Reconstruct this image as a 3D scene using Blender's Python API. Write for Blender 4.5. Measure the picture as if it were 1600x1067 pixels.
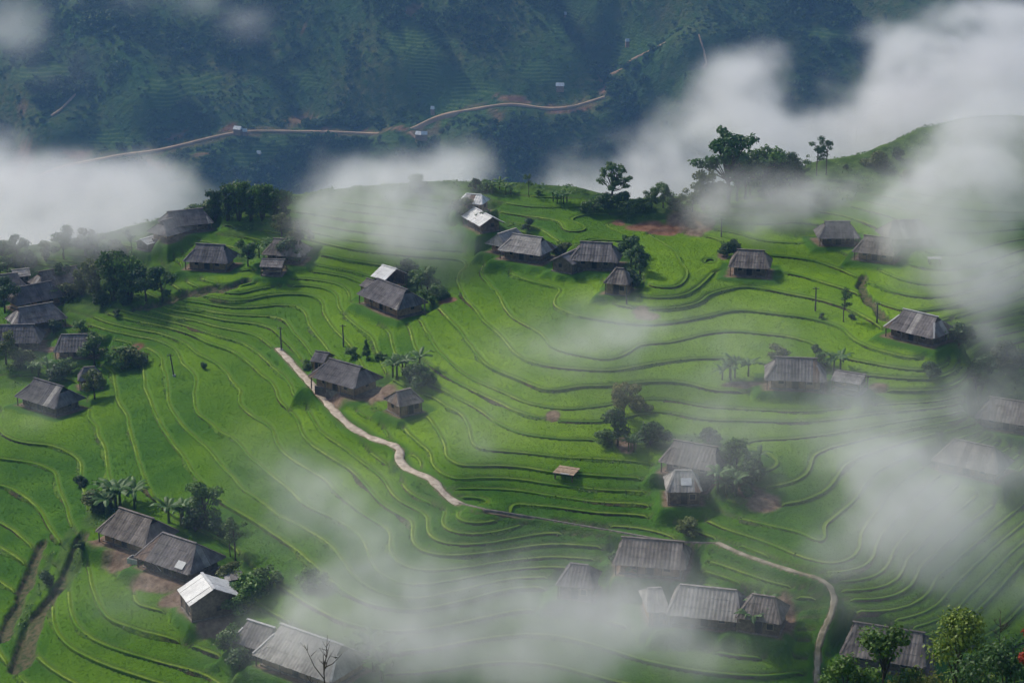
import bpy, bmesh, math, random
import numpy as np
from mathutils import Vector, Matrix, noise as mnoise

random.seed(7)
rng = np.random.default_rng(11)
scene = bpy.context.scene
for o in list(bpy.data.objects):
    bpy.data.objects.remove(o, do_unlink=True)
col = scene.collection
R = math.radians

# ------------------------------------------------------------------ camera
CAM_Z = 130.0
PITCH = 18.5
cam_d = bpy.data.cameras.new('camera')
cam_d.lens = 70.0
cam_d.sensor_width = 36.0
cam_d.clip_start = 0.5
cam_d.clip_end = 9000.0
cam = bpy.data.objects.new('camera', cam_d)
cam.location = (0, 0, CAM_Z)
cam.rotation_euler = (R(90 - PITCH), 0, 0)
col.objects.link(cam)
scene.camera = cam

# ------------------------------------------------------------------ sky, sun, exposure
SUN_EL, SUN_AZ = 42.0, -48.0          # azimuth measured from +Y (away from camera), negative = left
world = bpy.data.worlds.new('World')
scene.world = world
world.use_nodes = True
wn = world.node_tree
wn.nodes.clear()
w_out = wn.nodes.new('ShaderNodeOutputWorld')
w_bg = wn.nodes.new('ShaderNodeBackground')
w_sky = wn.nodes.new('ShaderNodeTexSky')
w_sky.sky_type = 'NISHITA'
w_sky.sun_disc = False
w_sky.sun_elevation = R(SUN_EL)
w_sky.sun_rotation = R(SUN_AZ)
w_sky.air_density = 1.0
w_sky.dust_density = 2.0
w_bg.inputs['Strength'].default_value = 0.14
wn.links.new(w_sky.outputs[0], w_bg.inputs[0])
wn.links.new(w_bg.outputs[0], w_out.inputs[0])

sun_d = bpy.data.lights.new('sun', 'SUN')
sun_d.energy = 3.3
sun_d.angle = R(6.0)
sun_d.color = (1.0, 0.94, 0.82)
sun = bpy.data.objects.new('sun', sun_d)
sdir = Vector((math.sin(R(SUN_AZ)) * math.cos(R(SUN_EL)), math.cos(R(SUN_AZ)) * math.cos(R(SUN_EL)), math.sin(R(SUN_EL))))
sun.rotation_euler = sdir.to_track_quat('Z', 'Y').to_euler()
sun.location = (-200, 500, 600)
col.objects.link(sun)

vs = scene.view_settings
vs.view_transform = 'Standard'
vs.look = 'None'
vs.gamma = 1.0
vs.exposure = 0.06
vs.use_curve_mapping = False

scene.render.engine = 'CYCLES'
cy = scene.cycles
cy.use_denoising = True
cy.max_bounces = 6
cy.diffuse_bounces = 2
cy.glossy_bounces = 1
cy.transmission_bounces = 2
cy.transparent_max_bounces = 8
cy.volume_bounces = 2
cy.volume_step_rate = 1.0
cy.volume_max_steps = 256
cy.use_adaptive_sampling = True
cy.adaptive_threshold = 0.03

# ------------------------------------------------------------------ pixel helpers (photo pixels, 1600 x 1067)
FPX = 1600 * 70.0 / 36.0
CP, SP = math.cos(R(PITCH)), math.sin(R(PITCH))

def ray(u, v):
    a = (u - 800.0) / FPX
    b = (533.5 - v) / FPX
    d = np.array([a, CP + b * SP, -SP + b * CP])
    return d / np.linalg.norm(d)

def at_z(u, v, z):
    d = ray(u, v)
    t = (z - CAM_Z) / d[2]
    return np.array([d[0] * t, d[1] * t, z])

def at_y(u, v, y):
    d = ray(u, v)
    t = y / d[1]
    return np.array([d[0] * t, y, CAM_Z + d[2] * t])

# ------------------------------------------------------------------ terrace field f(x, y): control points (photo u, v -> terrace number)
STEP = 0.78
LINES = [
    # contour lines of the rice terraces, traced
    (0.0, [(10, 655), (60, 640)]), (-2.0, [(0, 735), (60, 755), (90, 790)]), (-1, [(0, 700), (60, 705), (110, 735)]),
    (1.0, [(60, 680), (130, 690), (146, 727)]),
    (1.6, [(146, 640), (167, 669), (161, 716), (165, 742)]),
    (2.6, [(167, 617), (182, 664), (195, 708), (195, 742)]),
    (3.6, [(186, 577), (190, 611), (209, 648), (217, 695), (225, 729), (235, 758)]),
    (4.6, [(207, 583), (208, 614), (233, 653), (249, 695), (262, 729), (285, 758)]),
    (5.6, [(214, 557), (241, 585), (246, 637), (272, 674), (301, 708), (346, 758), (400, 800)]),
    (6.6, [(225, 538), (267, 559), (283, 585), (288, 648), (319, 677), (353, 716), (393, 758), (450, 803), (550, 873), (650, 930)]),
    (7.6, [(246, 527), (280, 543), (291, 564), (314, 580), (330, 606), (322, 640), (346, 669), (390, 705), (480, 780)]),
    (9.0, [(251, 514), (304, 532), (351, 551), (390, 580), (419, 601), (424, 630), (459, 664), (540, 740), (640, 820)]),
    (10.0, [(270, 505), (319, 530), (361, 543), (411, 577), (448, 609), (465, 635)]),
    (12.0, [(300, 497), (380, 515), (430, 545), (480, 610), (560, 680), (640, 735), (715, 785)]),
    (14.0, [(444, 498), (457, 519), (490, 560)]), (14.6, [(542, 616), (577, 645), (618, 680), (644, 702)]),
    (15.0, [(359, 481), (460, 481), (476, 491), (486, 517)]),
    (16.0, [(275, 468), (411, 464), (476, 465), (496, 475), (509, 504), (517, 519)]),
    (16.0, [(631, 638), (676, 680), (682, 715), (711, 744), (746, 779)]),
    (17.0, [(356, 460), (470, 451), (502, 457), (522, 481), (557, 517)]), (17.0, [(676, 626), (714, 654)]),
    (18.0, [(362, 455), (460, 441), (512, 446), (541, 472), (564, 494), (600, 519)]),
    (19.0, [(366, 449), (427, 433), (492, 433), (525, 436), (557, 468), (596, 494), (635, 519)]),
    (20.0, [(650, 517), (663, 546), (695, 575), (743, 607)]), (19.4, [(778, 632)]), (18.4, [(800, 667)]), (17.3, [(803, 709)]), (16.4, [(857, 740)]),
    (21.4, [(704, 520), (720, 549), (746, 581), (791, 597), (851, 620)]),
    (22.8, [(714, 480), (740, 514), (762, 546), (797, 575), (857, 603)]),
    (24.0, [(735, 400), (724, 425), (740, 465), (760, 500), (830, 560)]),
    (25.0, [(790, 450), (810, 500), (860, 540)]), (26.4, [(915, 445), (880, 480)]), (25.3, [(900, 520), (950, 560)]),
    # hollow and nose on the right
    (33.0, [(884, 334), (887, 356), (909, 372)]), (32.0, [(929, 340), (935, 356), (957, 372)]),
    (31.0, [(967, 353), (1014, 376), (1050, 401), (1056, 423), (1053, 445)]),
    (30.0, [(983, 356), (1046, 372), (1078, 395), (1078, 446)]),
    (29.0, [(1053, 372), (1069, 385), (1094, 414), (1097, 452)]),
    (28.0, [(1117, 414), (1150, 440), (1230, 452), (1330, 478), (1400, 515)]), (26.0, [(1470, 560)]),
    (26.7, [(1110, 470), (1200, 478), (1300, 497), (1400, 545)]), (24.0, [(1460, 590)]),
    (25.4, [(1090, 510), (1200, 508), (1300, 520), (1380, 560)]),
    (29.2, [(1150, 420), (1240, 425)]), (30.5, [(1130, 400), (1350, 430), (1480, 460)]),
    (31.5, [(1180, 375), (1300, 385)]), (33.5, [(1250, 330), (1370, 360), (1500, 400)]),
    (20.5, [(880, 640), (960, 630), (1030, 622), (1150, 635), (1300, 640)]),
    (19.3, [(960, 672), (1030, 646), (1100, 665), (1160, 715)]),
    (18.0, [(850, 690), (920, 690), (1000, 690), (1180, 700), (1240, 730)]),
    (16.0, [(870, 745), (960, 752), (1050, 765), (1150, 790)]),
    (14.5, [(870, 765), (1000, 775), (1100, 795), (1200, 838), (1300, 880)]),
    (13.5, [(830, 775), (1000, 792), (1100, 812), (1190, 850)]), (12.5, [(800, 785), (930, 810), (1080, 840)]),
    (11.0, [(740, 800), (860, 825), (960, 835)]),
    (22.5, [(1000, 590), (1120, 605), (1250, 605)]), (21.6, [(1380, 615)]),
]
PTS = [
    (0, 1060, -10), (60, 1000, -7), (20, 880, -6.5), (60, 860, -4.5), (130, 835, -1.0), (200, 950, -1.5), (170, 900, -1.5), (240, 900, -1.4), (280, 960, -1.5), (240, 985, -2.6), (120, 1010, -5.5), (120, 1060, -7.5), (320, 1060, -5), (350, 1000, -1.5),
    (90, 900, -5.5), (35, 960, -8), (250, 860, 1.0), (340, 930, 1.0), (470, 1010, 0.5), (600, 1060, -0.5), (700, 1000, 2.0), (800, 1060, -1), (800, 920, 5), (900, 890, 7.2), (1000, 870, 9), (1100, 950, 6),
    (1000, 1060, 0.5), (1200, 1060, 1.5), (1300, 950, 8), (1400, 1050, 2), (1600, 1060, -1), (1450, 900, 8.5), (1600, 900, 4.5), (1250, 820, 14.8), (1400, 800, 13), (1525, 720, 12), (1600, 780, 8.5),
    (1350, 720, 16), (1450, 650, 18.5), (1570, 650, 14.5), (1550, 560, 20.5), (1600, 500, 25), (1500, 490, 28.2), (1580, 420, 31),
    (1000, 540, 24.8), (950, 500, 26.3), (900, 600, 22), (1050, 540, 24.8), (1100, 580, 22.8),
    (80, 615, 0.6), (20, 560, 3), (0, 600, 1), (120, 540, 4.5), (150, 500, 8), (40, 520, 5), (60, 490, 7.5), (180, 480, 11), (30, 455, 8.5), (100, 430, 11.5), (0, 430, 10), (200, 420, 14),
    (240, 400, 16.5), (330, 405, 19.2), (440, 405, 20), (300, 370, 21), (390, 360, 23), (550, 400, 23), (620, 450, 20.5), (680, 450, 22.5), (690, 380, 26), (620, 360, 27), (500, 370, 24.5), (815, 390, 28), (930, 398, 28.5), (770, 350, 31),
    (-200, 500, 4), (-200, 700, -4), (-200, 900, -9), (-200, 1060, -12), (1800, 500, 20), (1800, 700, 5), (1800, 900, -3), (1800, 1060, -8), (800, 1160, -5), (200, 1160, -9), (1400, 1160, -8),
]
RIDGE = [(-260, 418, 9), (-100, 415, 11), (0, 408, 13), (90, 398, 15), (160, 385, 17), (230, 366, 20), (290, 344, 23.5), (400, 332, 27), (550, 312, 31), (700, 298, 34.5), (800, 300, 35),
         (900, 308, 35), (1000, 325, 34.5), (1080, 325, 35), (1180, 305, 36), (1270, 272, 39), (1350, 258, 41), (1450, 215, 47), (1550, 196, 50), (1650, 200, 50), (1850, 240, 47)]
cp = []
for val, pl in LINES:
    for (u, v) in pl:
        p = at_z(u, v, val * STEP)
        cp.append((p[0], p[1], val))
for (u, v, val) in PTS + RIDGE:
    p = at_z(u, v, val * STEP)
    cp.append((p[0], p[1], val))
cp = np.array(cp)
_c = cp[:, :2] / 100.0
def _tps(r2):
    return np.where(r2 > 1e-12, 0.5 * r2 * np.log(np.maximum(r2, 1e-12)), 0.0)
_n = len(cp)
_K = _tps(((_c[:, None, :] - _c[None, :, :]) ** 2).sum(-1)) + np.eye(_n) * 2.5e-3
_P = np.concatenate([np.ones((_n, 1)), _c], 1)
_A = np.zeros((_n + 3, _n + 3))
_A[:_n, :_n] = _K
_A[:_n, _n:] = _P
_A[_n:, :_n] = _P.T
_w = np.linalg.solve(_A, np.concatenate([cp[:, 2], np.zeros(3)]))

# value noise, vectorised
_perm = rng.random((256, 256))
def vnoise(x, y):
    xi = np.floor(x).astype(int); yi = np.floor(y).astype(int)
    fx = x - xi; fy = y - yi
    fx = fx * fx * (3 - 2 * fx); fy = fy * fy * (3 - 2 * fy)
    a = _perm[xi & 255, yi & 255]; b = _perm[(xi + 1) & 255, yi & 255]
    c = _perm[xi & 255, (yi + 1) & 255]; d = _perm[(xi + 1) & 255, (yi + 1) & 255]
    return (a * (1 - fx) + b * fx) * (1 - fy) + (c * (1 - fx) + d * fx) * fy - 0.5
def fbm(x, y, o=4):
    s = 0; a = 1.0
    for k in range(o):
        s = s + a * vnoise(x + 17.3 * k, y - 9.1 * k); x = x * 2.03; y = y * 2.03; a *= 0.5
    return s

def f_field(x, y):
    x = np.atleast_1d(np.asarray(x, float)); y = np.atleast_1d(np.asarray(y, float))
    out = np.empty(x.size)
    px = x.ravel() / 100.0; py = y.ravel() / 100.0
    for i in range(0, x.size, 20000):
        sx = px[i:i + 20000]; sy = py[i:i + 20000]
        r2 = (sx[:, None] - _c[None, :, 0]) ** 2 + (sy[:, None] - _c[None, :, 1]) ** 2
        out[i:i + 20000] = _tps(r2) @ _w[:_n] + _w[_n] + _w[_n + 1] * sx + _w[_n + 2] * sy
    out = out.reshape(x.shape)
    out = out + 0.42 * fbm(x / 24.0, y / 24.0, 2) + 0.05 * vnoise(x / 3.1, y / 3.1)
    return np.clip(out, -16, 56)

# uneven terrace boundaries in f: wide paddies low down and in the hollow, narrow ones on the steeper flanks
_bd = [-20.0]
while _bd[-1] < 60:
    q = _bd[-1]
    sp = 1.55 if q < 4 else 1.08 if q < 12 else 1.02 if q < 20 else 1.45 if q < 28 else 1.15
    _bd.append(q + sp * rng.uniform(0.8, 1.22))
_bd = np.array(_bd)
_lvz = STEP * (_bd + 0.5) + rng.uniform(-0.12, 0.12, len(_bd))
def lev(n):
    return _lvz[np.clip(np.asarray(n).astype(int), 0, len(_lvz) - 1)]

rid = np.array([np.append(at_z(u, v, f * STEP)[:2], f) for u, v, f in RIDGE])
rid = rid[np.argsort(rid[:, 0])]
def crest_y(x):
    return np.interp(x, rid[:, 0], rid[:, 1]) + 3.0

def sstep(a, b, x):
    t = np.clip((x - a) / (b - a), 0, 1)
    return t * t * (3 - 2 * t)

def ground_all(x, y, f=None, gx=None):
    """terraced height and masks; f: field values on a grid with gradient gx (per metre)"""
    if f is None:
        e = 0.4
        y0 = y; y = np.minimum(y, crest_y(x) + 1)
        f = f_field(x, y)
        gx = np.hypot((f_field(x + e, y) - f) / e, (f_field(x, y + e) - f) / e)
        y = y0
    gx = np.maximum(gx, 0.03)
    n = np.searchsorted(_bd, f, side='right') - 1
    lo_ = _bd[np.clip(n, 0, len(_bd) - 1)]; hi_ = _bd[np.clip(n + 1, 0, len(_bd) - 1)]
    d_lip = (f - lo_) / gx                    # metres to the lip of this terrace
    r = np.clip((d_lip - 0.05) / 0.5, 0, 1)
    zt = lev(n - 1) + (lev(n) - lev(n - 1)) * (r * r * (3 - 2 * r))
    zt = 0.38 * zt + 0.62 * STEP * f                      # the paddies lean out a little, so the banks stay low
    riser = (1 - sstep(0.25, 0.5, d_lip)) * 0.8
    bund = (1 - sstep(0.4, 0.75, d_lip)) * 0.35
    yc = crest_y(x)
    wild = sstep(-5, 1, y - yc + 3 * fbm(x / 9, y / 9, 2))
    hill = sstep(37.5, 40.5, f + 2.0 * fbm(x / 12, y / 12, 2))            # the grassy knolls at the right are not terraced
    wild = np.maximum(wild, hill)
    smooth = STEP * f + 0.5 * fbm(x / 6, y / 6, 3)
    # rice stands above the bund
    rice = (1 - wild) * sstep(0.5, 0.8, d_lip)
    zt = zt + 0.16 * rice
    z = zt * (1 - wild) + smooth * wild
    riser = riser * (1 - wild); bund = bund * (1 - wild) * (1 - riser)
    # behind the crest the spur falls into the valley
    d = np.maximum(y - yc + 1, 0)
    drop = np.where(d < 10, d * d / 30.0, 3.33 + (d - 10) * 0.66)
    z = z - drop + np.where(d > 0, np.minimum(d / 30, 1) * 6 * fbm(x / 40, y / 40, 4), 0)
    z = np.maximum(z, -330 + 8 * fbm(x / 60, y / 60, 3))
    # the near hillside on which the camera stands
    near = 125.5 - 0.60 * y + 2.0 * fbm(x / 15, y / 15, 3) - 2.2
    near = near + 9.5 * np.exp(-((x - 25) / 17) ** 2 - ((y - 100) / 14) ** 2) + 7.5 * np.exp(-((x + 7) / 7) ** 2 - ((y - 62) / 9) ** 2)
    k = sstep(-3, 3, near - z)
    z = np.maximum(z, near)
    wild = np.maximum(wild, k); riser = riser * (1 - k); bund = bund * (1 - k); rice = rice * (1 - k)
    return z, rice, riser, bund, wild, n

def gz_raw(x, y):
    return float(ground_all(np.array([x]), np.array([y]))[0][0])

def smooth_z(x, y):
    return float(STEP * f_field(x, y)[0])

def at(u, v, dz=0.0, zf=smooth_z):
    """point of the hillside seen at photo pixel (u, v), dz above ground"""
    z = 10.0
    for _ in range(14):
        p = at_z(u, v, z + dz)
        yc = float(crest_y(p[0]))
        z = 0.5 * z + 0.5 * zf(p[0], min(p[1], yc + 4))
    p = at_z(u, v, z + dz)
    return np.array([p[0], p[1], z])

# ------------------------------------------------------------------ mesh helpers
def new_mesh(name, verts, faces, mat=None, smooth=False):
    me = bpy.data.meshes.new(name)
    me.from_pydata([tuple(v) for v in verts], [], faces)
    me.update()
    if mat is not None:
        me.materials.append(mat)
    if smooth:
        me.polygons.foreach_set('use_smooth', [True] * len(me.polygons))
    return me

def fast_mesh(name, V, F, mat=None, smooth=False):
    """V (n,3) float array, F (m,k) int array with equal-sized faces"""
    me = bpy.data.meshes.new(name)
    V = np.ascontiguousarray(V, dtype=np.float32); F = np.ascontiguousarray(F, dtype=np.int32)
    m, k = F.shape
    me.vertices.add(len(V)); me.vertices.foreach_set('co', V.ravel())
    me.loops.add(m * k); me.loops.foreach_set('vertex_index', F.ravel())
    me.polygons.add(m)
    me.polygons.foreach_set('loop_start', np.arange(0, m * k, k, dtype=np.int32))
    me.polygons.foreach_set('loop_total', np.full(m, k, dtype=np.int32))
    if smooth:
        me.polygons.foreach_set('use_smooth', np.ones(m, dtype=bool))
    me.update(calc_edges=True)
    if mat is not None:
        me.materials.append(mat)
    return me

def link(name, me, parent=None, loc=None):
    o = bpy.data.objects.new(name, me)
    col.objects.link(o)
    if parent is not None:
        o.parent = parent
    if loc is not None:
        o.location = loc
    return o

def empty(name, loc, rz=0.0):
    o = bpy.data.objects.new(name, None)
    o.empty_display_size = 0.5
    o.location = loc
    o.rotation_euler = (0, 0, rz)
    col.objects.link(o)
    return o

def tag(o, label=None, cat=None, group=None, kind=None):
    if label: o['label'] = label
    if cat: o['category'] = cat
    if group: o['group'] = group
    if kind: o['kind'] = kind
    return o

class MB:
    def __init__(self):
        self.v = []; self.f = []
    def box(self, c, s, rot=None):
        b = len(self.v)
        for dx in (-.5, .5):
            for dy in (-.5, .5):
                for dz in (-.5, .5):
                    p = Vector((dx * s[0], dy * s[1], dz * s[2]))
                    if rot is not None: p = rot @ p
                    self.v.append((c[0] + p.x, c[1] + p.y, c[2] + p.z))
        for q in ((0, 1, 3, 2), (4, 6, 7, 5), (0, 4, 5, 1), (2, 3, 7, 6), (0, 2, 6, 4), (1, 5, 7, 3)):
            self.f.append(tuple(b + i for i in q))
    def bar(self, a, b, w, h):
        a = Vector(a); b = Vector(b); d = b - a
        q = d.to_track_quat('X', 'Z').to_matrix()
        self.box((a + b) / 2, (d.length, w, h), q)
    def tube(self, pts, rad, n=6, cap=True):
        b0 = len(self.v)
        for i, p in enumerate(pts):
            p = Vector(p)
            d = (Vector(pts[min(i + 1, len(pts) - 1)]) - Vector(pts[max(i - 1, 0)])).normalized()
            q = d.to_track_quat('Z', 'Y')
            for k in range(n):
                a = 2 * math.pi * k / n
                o = q @ Vector((math.cos(a) * rad[i], math.sin(a) * rad[i], 0))
                self.v.append(tuple(p + o))
        for i in range(len(pts) - 1):
            for k in range(n):
                a = b0 + i * n + k; c = b0 + i * n + (k + 1) % n
                self.f.append((a, c, c + n, a + n))
        if cap:
            self.f.append(tuple(b0 + k for k in range(n))[::-1])
            self.f.append(tuple(b0 + (len(pts) - 1) * n + k for k in range(n)))
    def mesh(self, name, mat, smooth=False):
        return new_mesh(name, self.v, self.f, mat, smooth)
    def build(self, name, mat, parent=None, smooth=False):
        return link(name, self.mesh(name, mat, smooth), parent)

# ------------------------------------------------------------------ materials
def nodes_of(name):
    m = bpy.data.materials.new(name)
    m.use_nodes = True
    nt = m.node_tree
    b = nt.nodes['Principled BSDF']
    return m, nt, b

def N(nt, t, **kw):
    n = nt.nodes.new(t)
    for k, v in kw.items():
        setattr(n, k, v)
    return n

def mixc(nt, fac, a, b):
    n = N(nt, 'ShaderNodeMix', data_type='RGBA')
    for s, val in ((0, fac), (6, a), (7, b)):
        if hasattr(val, 'is_output'):
            nt.links.new(val, n.inputs[s])
        elif s == 0:
            n.inputs[0].default_value = val
        else:
            n.inputs[s].default_value = (*val, 1)
    return n.outputs[2]

def noise_fac(nt, scale, detail=4, coord='Object', lo=0.35, hi=0.65, rough=0.55, vec=None):
    if vec is None:
        tc = N(nt, 'ShaderNodeTexCoord')
        vec = tc.outputs[coord]
    n = N(nt, 'ShaderNodeTexNoise')
    n.inputs['Scale'].default_value = scale
    n.inputs['Detail'].default_value = detail
    n.inputs['Roughness'].default_value = rough
    nt.links.new(vec, n.inputs['Vector'])
    mr = N(nt, 'ShaderNodeMapRange')
    mr.inputs[1].default_value = lo; mr.inputs[2].default_value = hi
    nt.links.new(n.outputs[0], mr.inputs[0])
    return mr.outputs[0]

def bump(nt, bsdf, height, strength=0.4, dist=0.1):
    b = N(nt, 'ShaderNodeBump')
    b.inputs['Strength'].default_value = strength
    b.inputs['Distance'].default_value = dist
    nt.links.new(height, b.inputs['Height'])
    nt.links.new(b.outputs[0], bsdf.inputs['Normal'])

def simple_mat(name, c1, c2, scale=3.0, rough=0.85, bstr=0.3, obj_rand=0.0, spec=0.2):
    m, nt, b = nodes_of(name)
    f = noise_fac(nt, scale)
    c = mixc(nt, f, c1, c2)
    if obj_rand:
        oi = N(nt, 'ShaderNodeObjectInfo')
        mr = N(nt, 'ShaderNodeMapRange')
        mr.inputs[3].default_value = 1 - obj_rand; mr.inputs[4].default_value = 1 + obj_rand
        nt.links.new(oi.outputs['Random'], mr.inputs[0])
        hs = N(nt, 'ShaderNodeHueSaturation')
        nt.links.new(mr.outputs[0], hs.inputs['Value'])
        nt.links.new(c, hs.inputs['Color'])
        c = hs.outputs[0]
    nt.links.new(c, b.inputs['Base Color'])
    b.inputs['Roughness'].default_value = rough
    b.inputs['Specular IOR Level'].default_value = spec
    if bstr:
        bump(nt, b, f, bstr, 0.05)
    return m

def leaf_mat(name, dark, light, trans=0.35, spec=0.3):
    m, nt, b = nodes_of(name)
    g = N(nt, 'ShaderNodeNewGeometry')
    c = mixc(nt, g.outputs['Random Per Island'], dark, light)
    oi = N(nt, 'ShaderNodeObjectInfo')
    mr = N(nt, 'ShaderNodeMapRange')
    mr.inputs[3].default_value = 0.75; mr.inputs[4].default_value = 1.2
    nt.links.new(oi.outputs['Random'], mr.inputs[0])
    hs = N(nt, 'ShaderNodeHueSaturation')
    nt.links.new(mr.outputs[0], hs.inputs['Value']); nt.links.new(c, hs.inputs['Color'])
    nt.links.new(hs.outputs[0], b.inputs['Base Color'])
    b.inputs['Roughness'].default_value = 0.55
    b.inputs['Specular IOR Level'].default_value = spec
    tr = N(nt, 'ShaderNodeBsdfTranslucent')
    nt.links.new(hs.outputs[0], tr.inputs['Color'])
    ms = N(nt, 'ShaderNodeMixShader')
    ms.inputs[0].default_value = trans
    nt.links.new(b.outputs[0], ms.inputs[1]); nt.links.new(tr.outputs[0], ms.inputs[2])
    nt.links.new(ms.outputs[0], nt.nodes['Material Output'].inputs['Surface'])
    return m

M = {}
M['roof'] = simple_mat('weathered_grey_roof_sheet', (0.10, 0.088, 0.088), (0.19, 0.17, 0.168), 0.9, 0.85, 0.25, 0.22)
M['roof_dark'] = simple_mat('dark_grey_roof_sheet', (0.068, 0.061, 0.066), (0.14, 0.127, 0.132), 0.9, 0.85, 0.25, 0.22)
M['roof_brown'] = simple_mat('brown_grey_roof_sheet', (0.10, 0.082, 0.074), (0.20, 0.17, 0.152), 0.9, 0.85, 0.25, 0.25)
M['roof_light'] = simple_mat('pale_grey_roof_sheet', (0.19, 0.172, 0.162), (0.34, 0.315, 0.295), 0.9, 0.8, 0.2, 0.15)
M['roof_rust'] = simple_mat('rusty_roof_sheet', (0.10, 0.065, 0.05), (0.20, 0.14, 0.11), 0.9, 0.85, 0.25, 0.2)
M['metal'] = simple_mat('white_metal_roof_sheet', (0.42, 0.42, 0.43), (0.60, 0.60, 0.60), 0.7, 0.5, 0.1, 0.10, 0.4)
M['ridge_light'] = simple_mat('pale_ridge_cement', (0.30, 0.29, 0.29), (0.42, 0.41, 0.41), 2.0)
M['wood'] = simple_mat('weathered_wood', (0.085, 0.060, 0.045), (0.19, 0.135, 0.10), 2.2, 0.9, 0.4)
M['earth_wall'] = simple_mat('rammed_earth', (0.22, 0.13, 0.08), (0.36, 0.23, 0.145), 1.6, 0.95, 0.4)
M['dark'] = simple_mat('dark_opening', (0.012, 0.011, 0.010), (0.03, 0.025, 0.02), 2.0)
M['stone'] = simple_mat('stone_plinth', (0.11, 0.095, 0.085), (0.22, 0.19, 0.165), 1.8, 0.95, 0.6)
M['path'] = simple_mat('pale_path_concrete', (0.30, 0.24, 0.185), (0.52, 0.44, 0.36), 1.1, 0.95, 0.5)
M['faint_path'] = simple_mat('trodden_path', (0.15, 0.13, 0.075), (0.36, 0.31, 0.24), 0.6, 0.95, 0.5)
M['plank'] = simple_mat('pale_plank', (0.22, 0.15, 0.10), (0.36, 0.27, 0.19), 2.2, 0.9, 0.3, 0.2)
M['pole'] = simple_mat('grey_pole', (0.06, 0.055, 0.05), (0.12, 0.11, 0.10), 2.0)
M['bark'] = simple_mat('bark', (0.045, 0.034, 0.026), (0.10, 0.08, 0.065), 3.0, 0.95, 0.5)
M['leaf'] = leaf_mat('broad_leaf', (0.040, 0.098, 0.016), (0.125, 0.225, 0.036))
M['leaf_dark'] = leaf_mat('dark_leaf', (0.022, 0.062, 0.016), (0.070, 0.145, 0.032))
M['leaf_olive'] = leaf_mat('olive_leaf', (0.06, 0.09, 0.018), (0.14, 0.17, 0.038))
M['leaf_yellow'] = leaf_mat('yellow_green_leaf', (0.10, 0.125, 0.02), (0.24, 0.25, 0.05))
M['leaf_bright'] = leaf_mat('bright_leaf', (0.07, 0.13, 0.014), (0.20, 0.27, 0.035))
M['leaf_autumn'] = leaf_mat('ochre_leaf', (0.14, 0.15, 0.03), (0.24, 0.23, 0.055))
M['leaf_red'] = leaf_mat('red_leaf', (0.22, 0.02, 0.012), (0.40, 0.06, 0.02))
M['banana'] = leaf_mat('banana_leaf', (0.032, 0.095, 0.018), (0.12, 0.22, 0.05), 0.35, 0.3)
M['far_leaf'] = leaf_mat('far_tree_leaf', (0.020, 0.055, 0.016), (0.065, 0.125, 0.030), 0.3, 0.1)

def ground_material():
    m, nt, b = nodes_of('terraced_hillside')
    tc = N(nt, 'ShaderNodeTexCoord')
    a1 = N(nt, 'ShaderNodeAttribute', attribute_name='m1')
    a2 = N(nt, 'ShaderNodeAttribute', attribute_name='m2')
    s1 = N(nt, 'ShaderNodeSeparateColor'); nt.links.new(a1.outputs['Color'], s1.inputs[0])
    s2 = N(nt, 'ShaderNodeSeparateColor'); nt.links.new(a2.outputs['Color'], s2.inputs[0])
    fine = noise_fac(nt, 2.6, 3, vec=tc.outputs['Object'])
    mid = noise_fac(nt, 0.16, 4, vec=tc.outputs['Object'], lo=.45, hi=.8)
    rice = mixc(nt, s2.outputs[1], (0.036, 0.108, 0.003), (0.150, 0.262, 0.004))
    rice = mixc(nt, mid, rice, (0.080, 0.174, 0.003))
    dk = N(nt, 'ShaderNodeMath', operation='MULTIPLY'); dk.inputs[1].default_value = 0.2
    nt.links.new(fine, dk.inputs[0])
    rice = mixc(nt, dk.outputs[0], rice, (0.024, 0.078, 0.004))
    wildc = mixc(nt, noise_fac(nt, 0.5, 5, vec=tc.outputs['Object']), (0.022, 0.055, 0.010), (0.075, 0.13, 0.020))
    c = mixc(nt, s1.outputs[0], (0.04, 0.11, 0.006), rice)
    bundc = mixc(nt, fine, (0.17, 0.235, 0.03), (0.27, 0.31, 0.075))
    c = mixc(nt, s1.outputs[2], c, bundc)
    risc = mixc(nt, noise_fac(nt, 1.2, 5, vec=tc.outputs['Object']), (0.030, 0.055, 0.012), (0.12, 0.095, 0.055))
    c = mixc(nt, s1.outputs[1], c, risc)
    c = mixc(nt, a1.outputs['Alpha'], c, wildc)
    soil = mixc(nt, noise_fac(nt, 0.9, 5, vec=tc.outputs['Object']), (0.11, 0.068, 0.045), (0.24, 0.17, 0.125))
    red = mixc(nt, noise_fac(nt, 0.7, 5, vec=tc.outputs['Object']), (0.13, 0.055, 0.03), (0.24, 0.13, 0.085))
    c = mixc(nt, s2.outputs[0], c, soil)
    c = mixc(nt, s2.outputs[2], c, red)
    nt.links.new(c, b.inputs['Base Color'])
    b.inputs['Roughness'].default_value = 0.9
    b.inputs['Specular IOR Level'].default_value = 0.1
    bump(nt, b, fine, 0.4, 0.15)
    return m
M['ground'] = ground_material()

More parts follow.
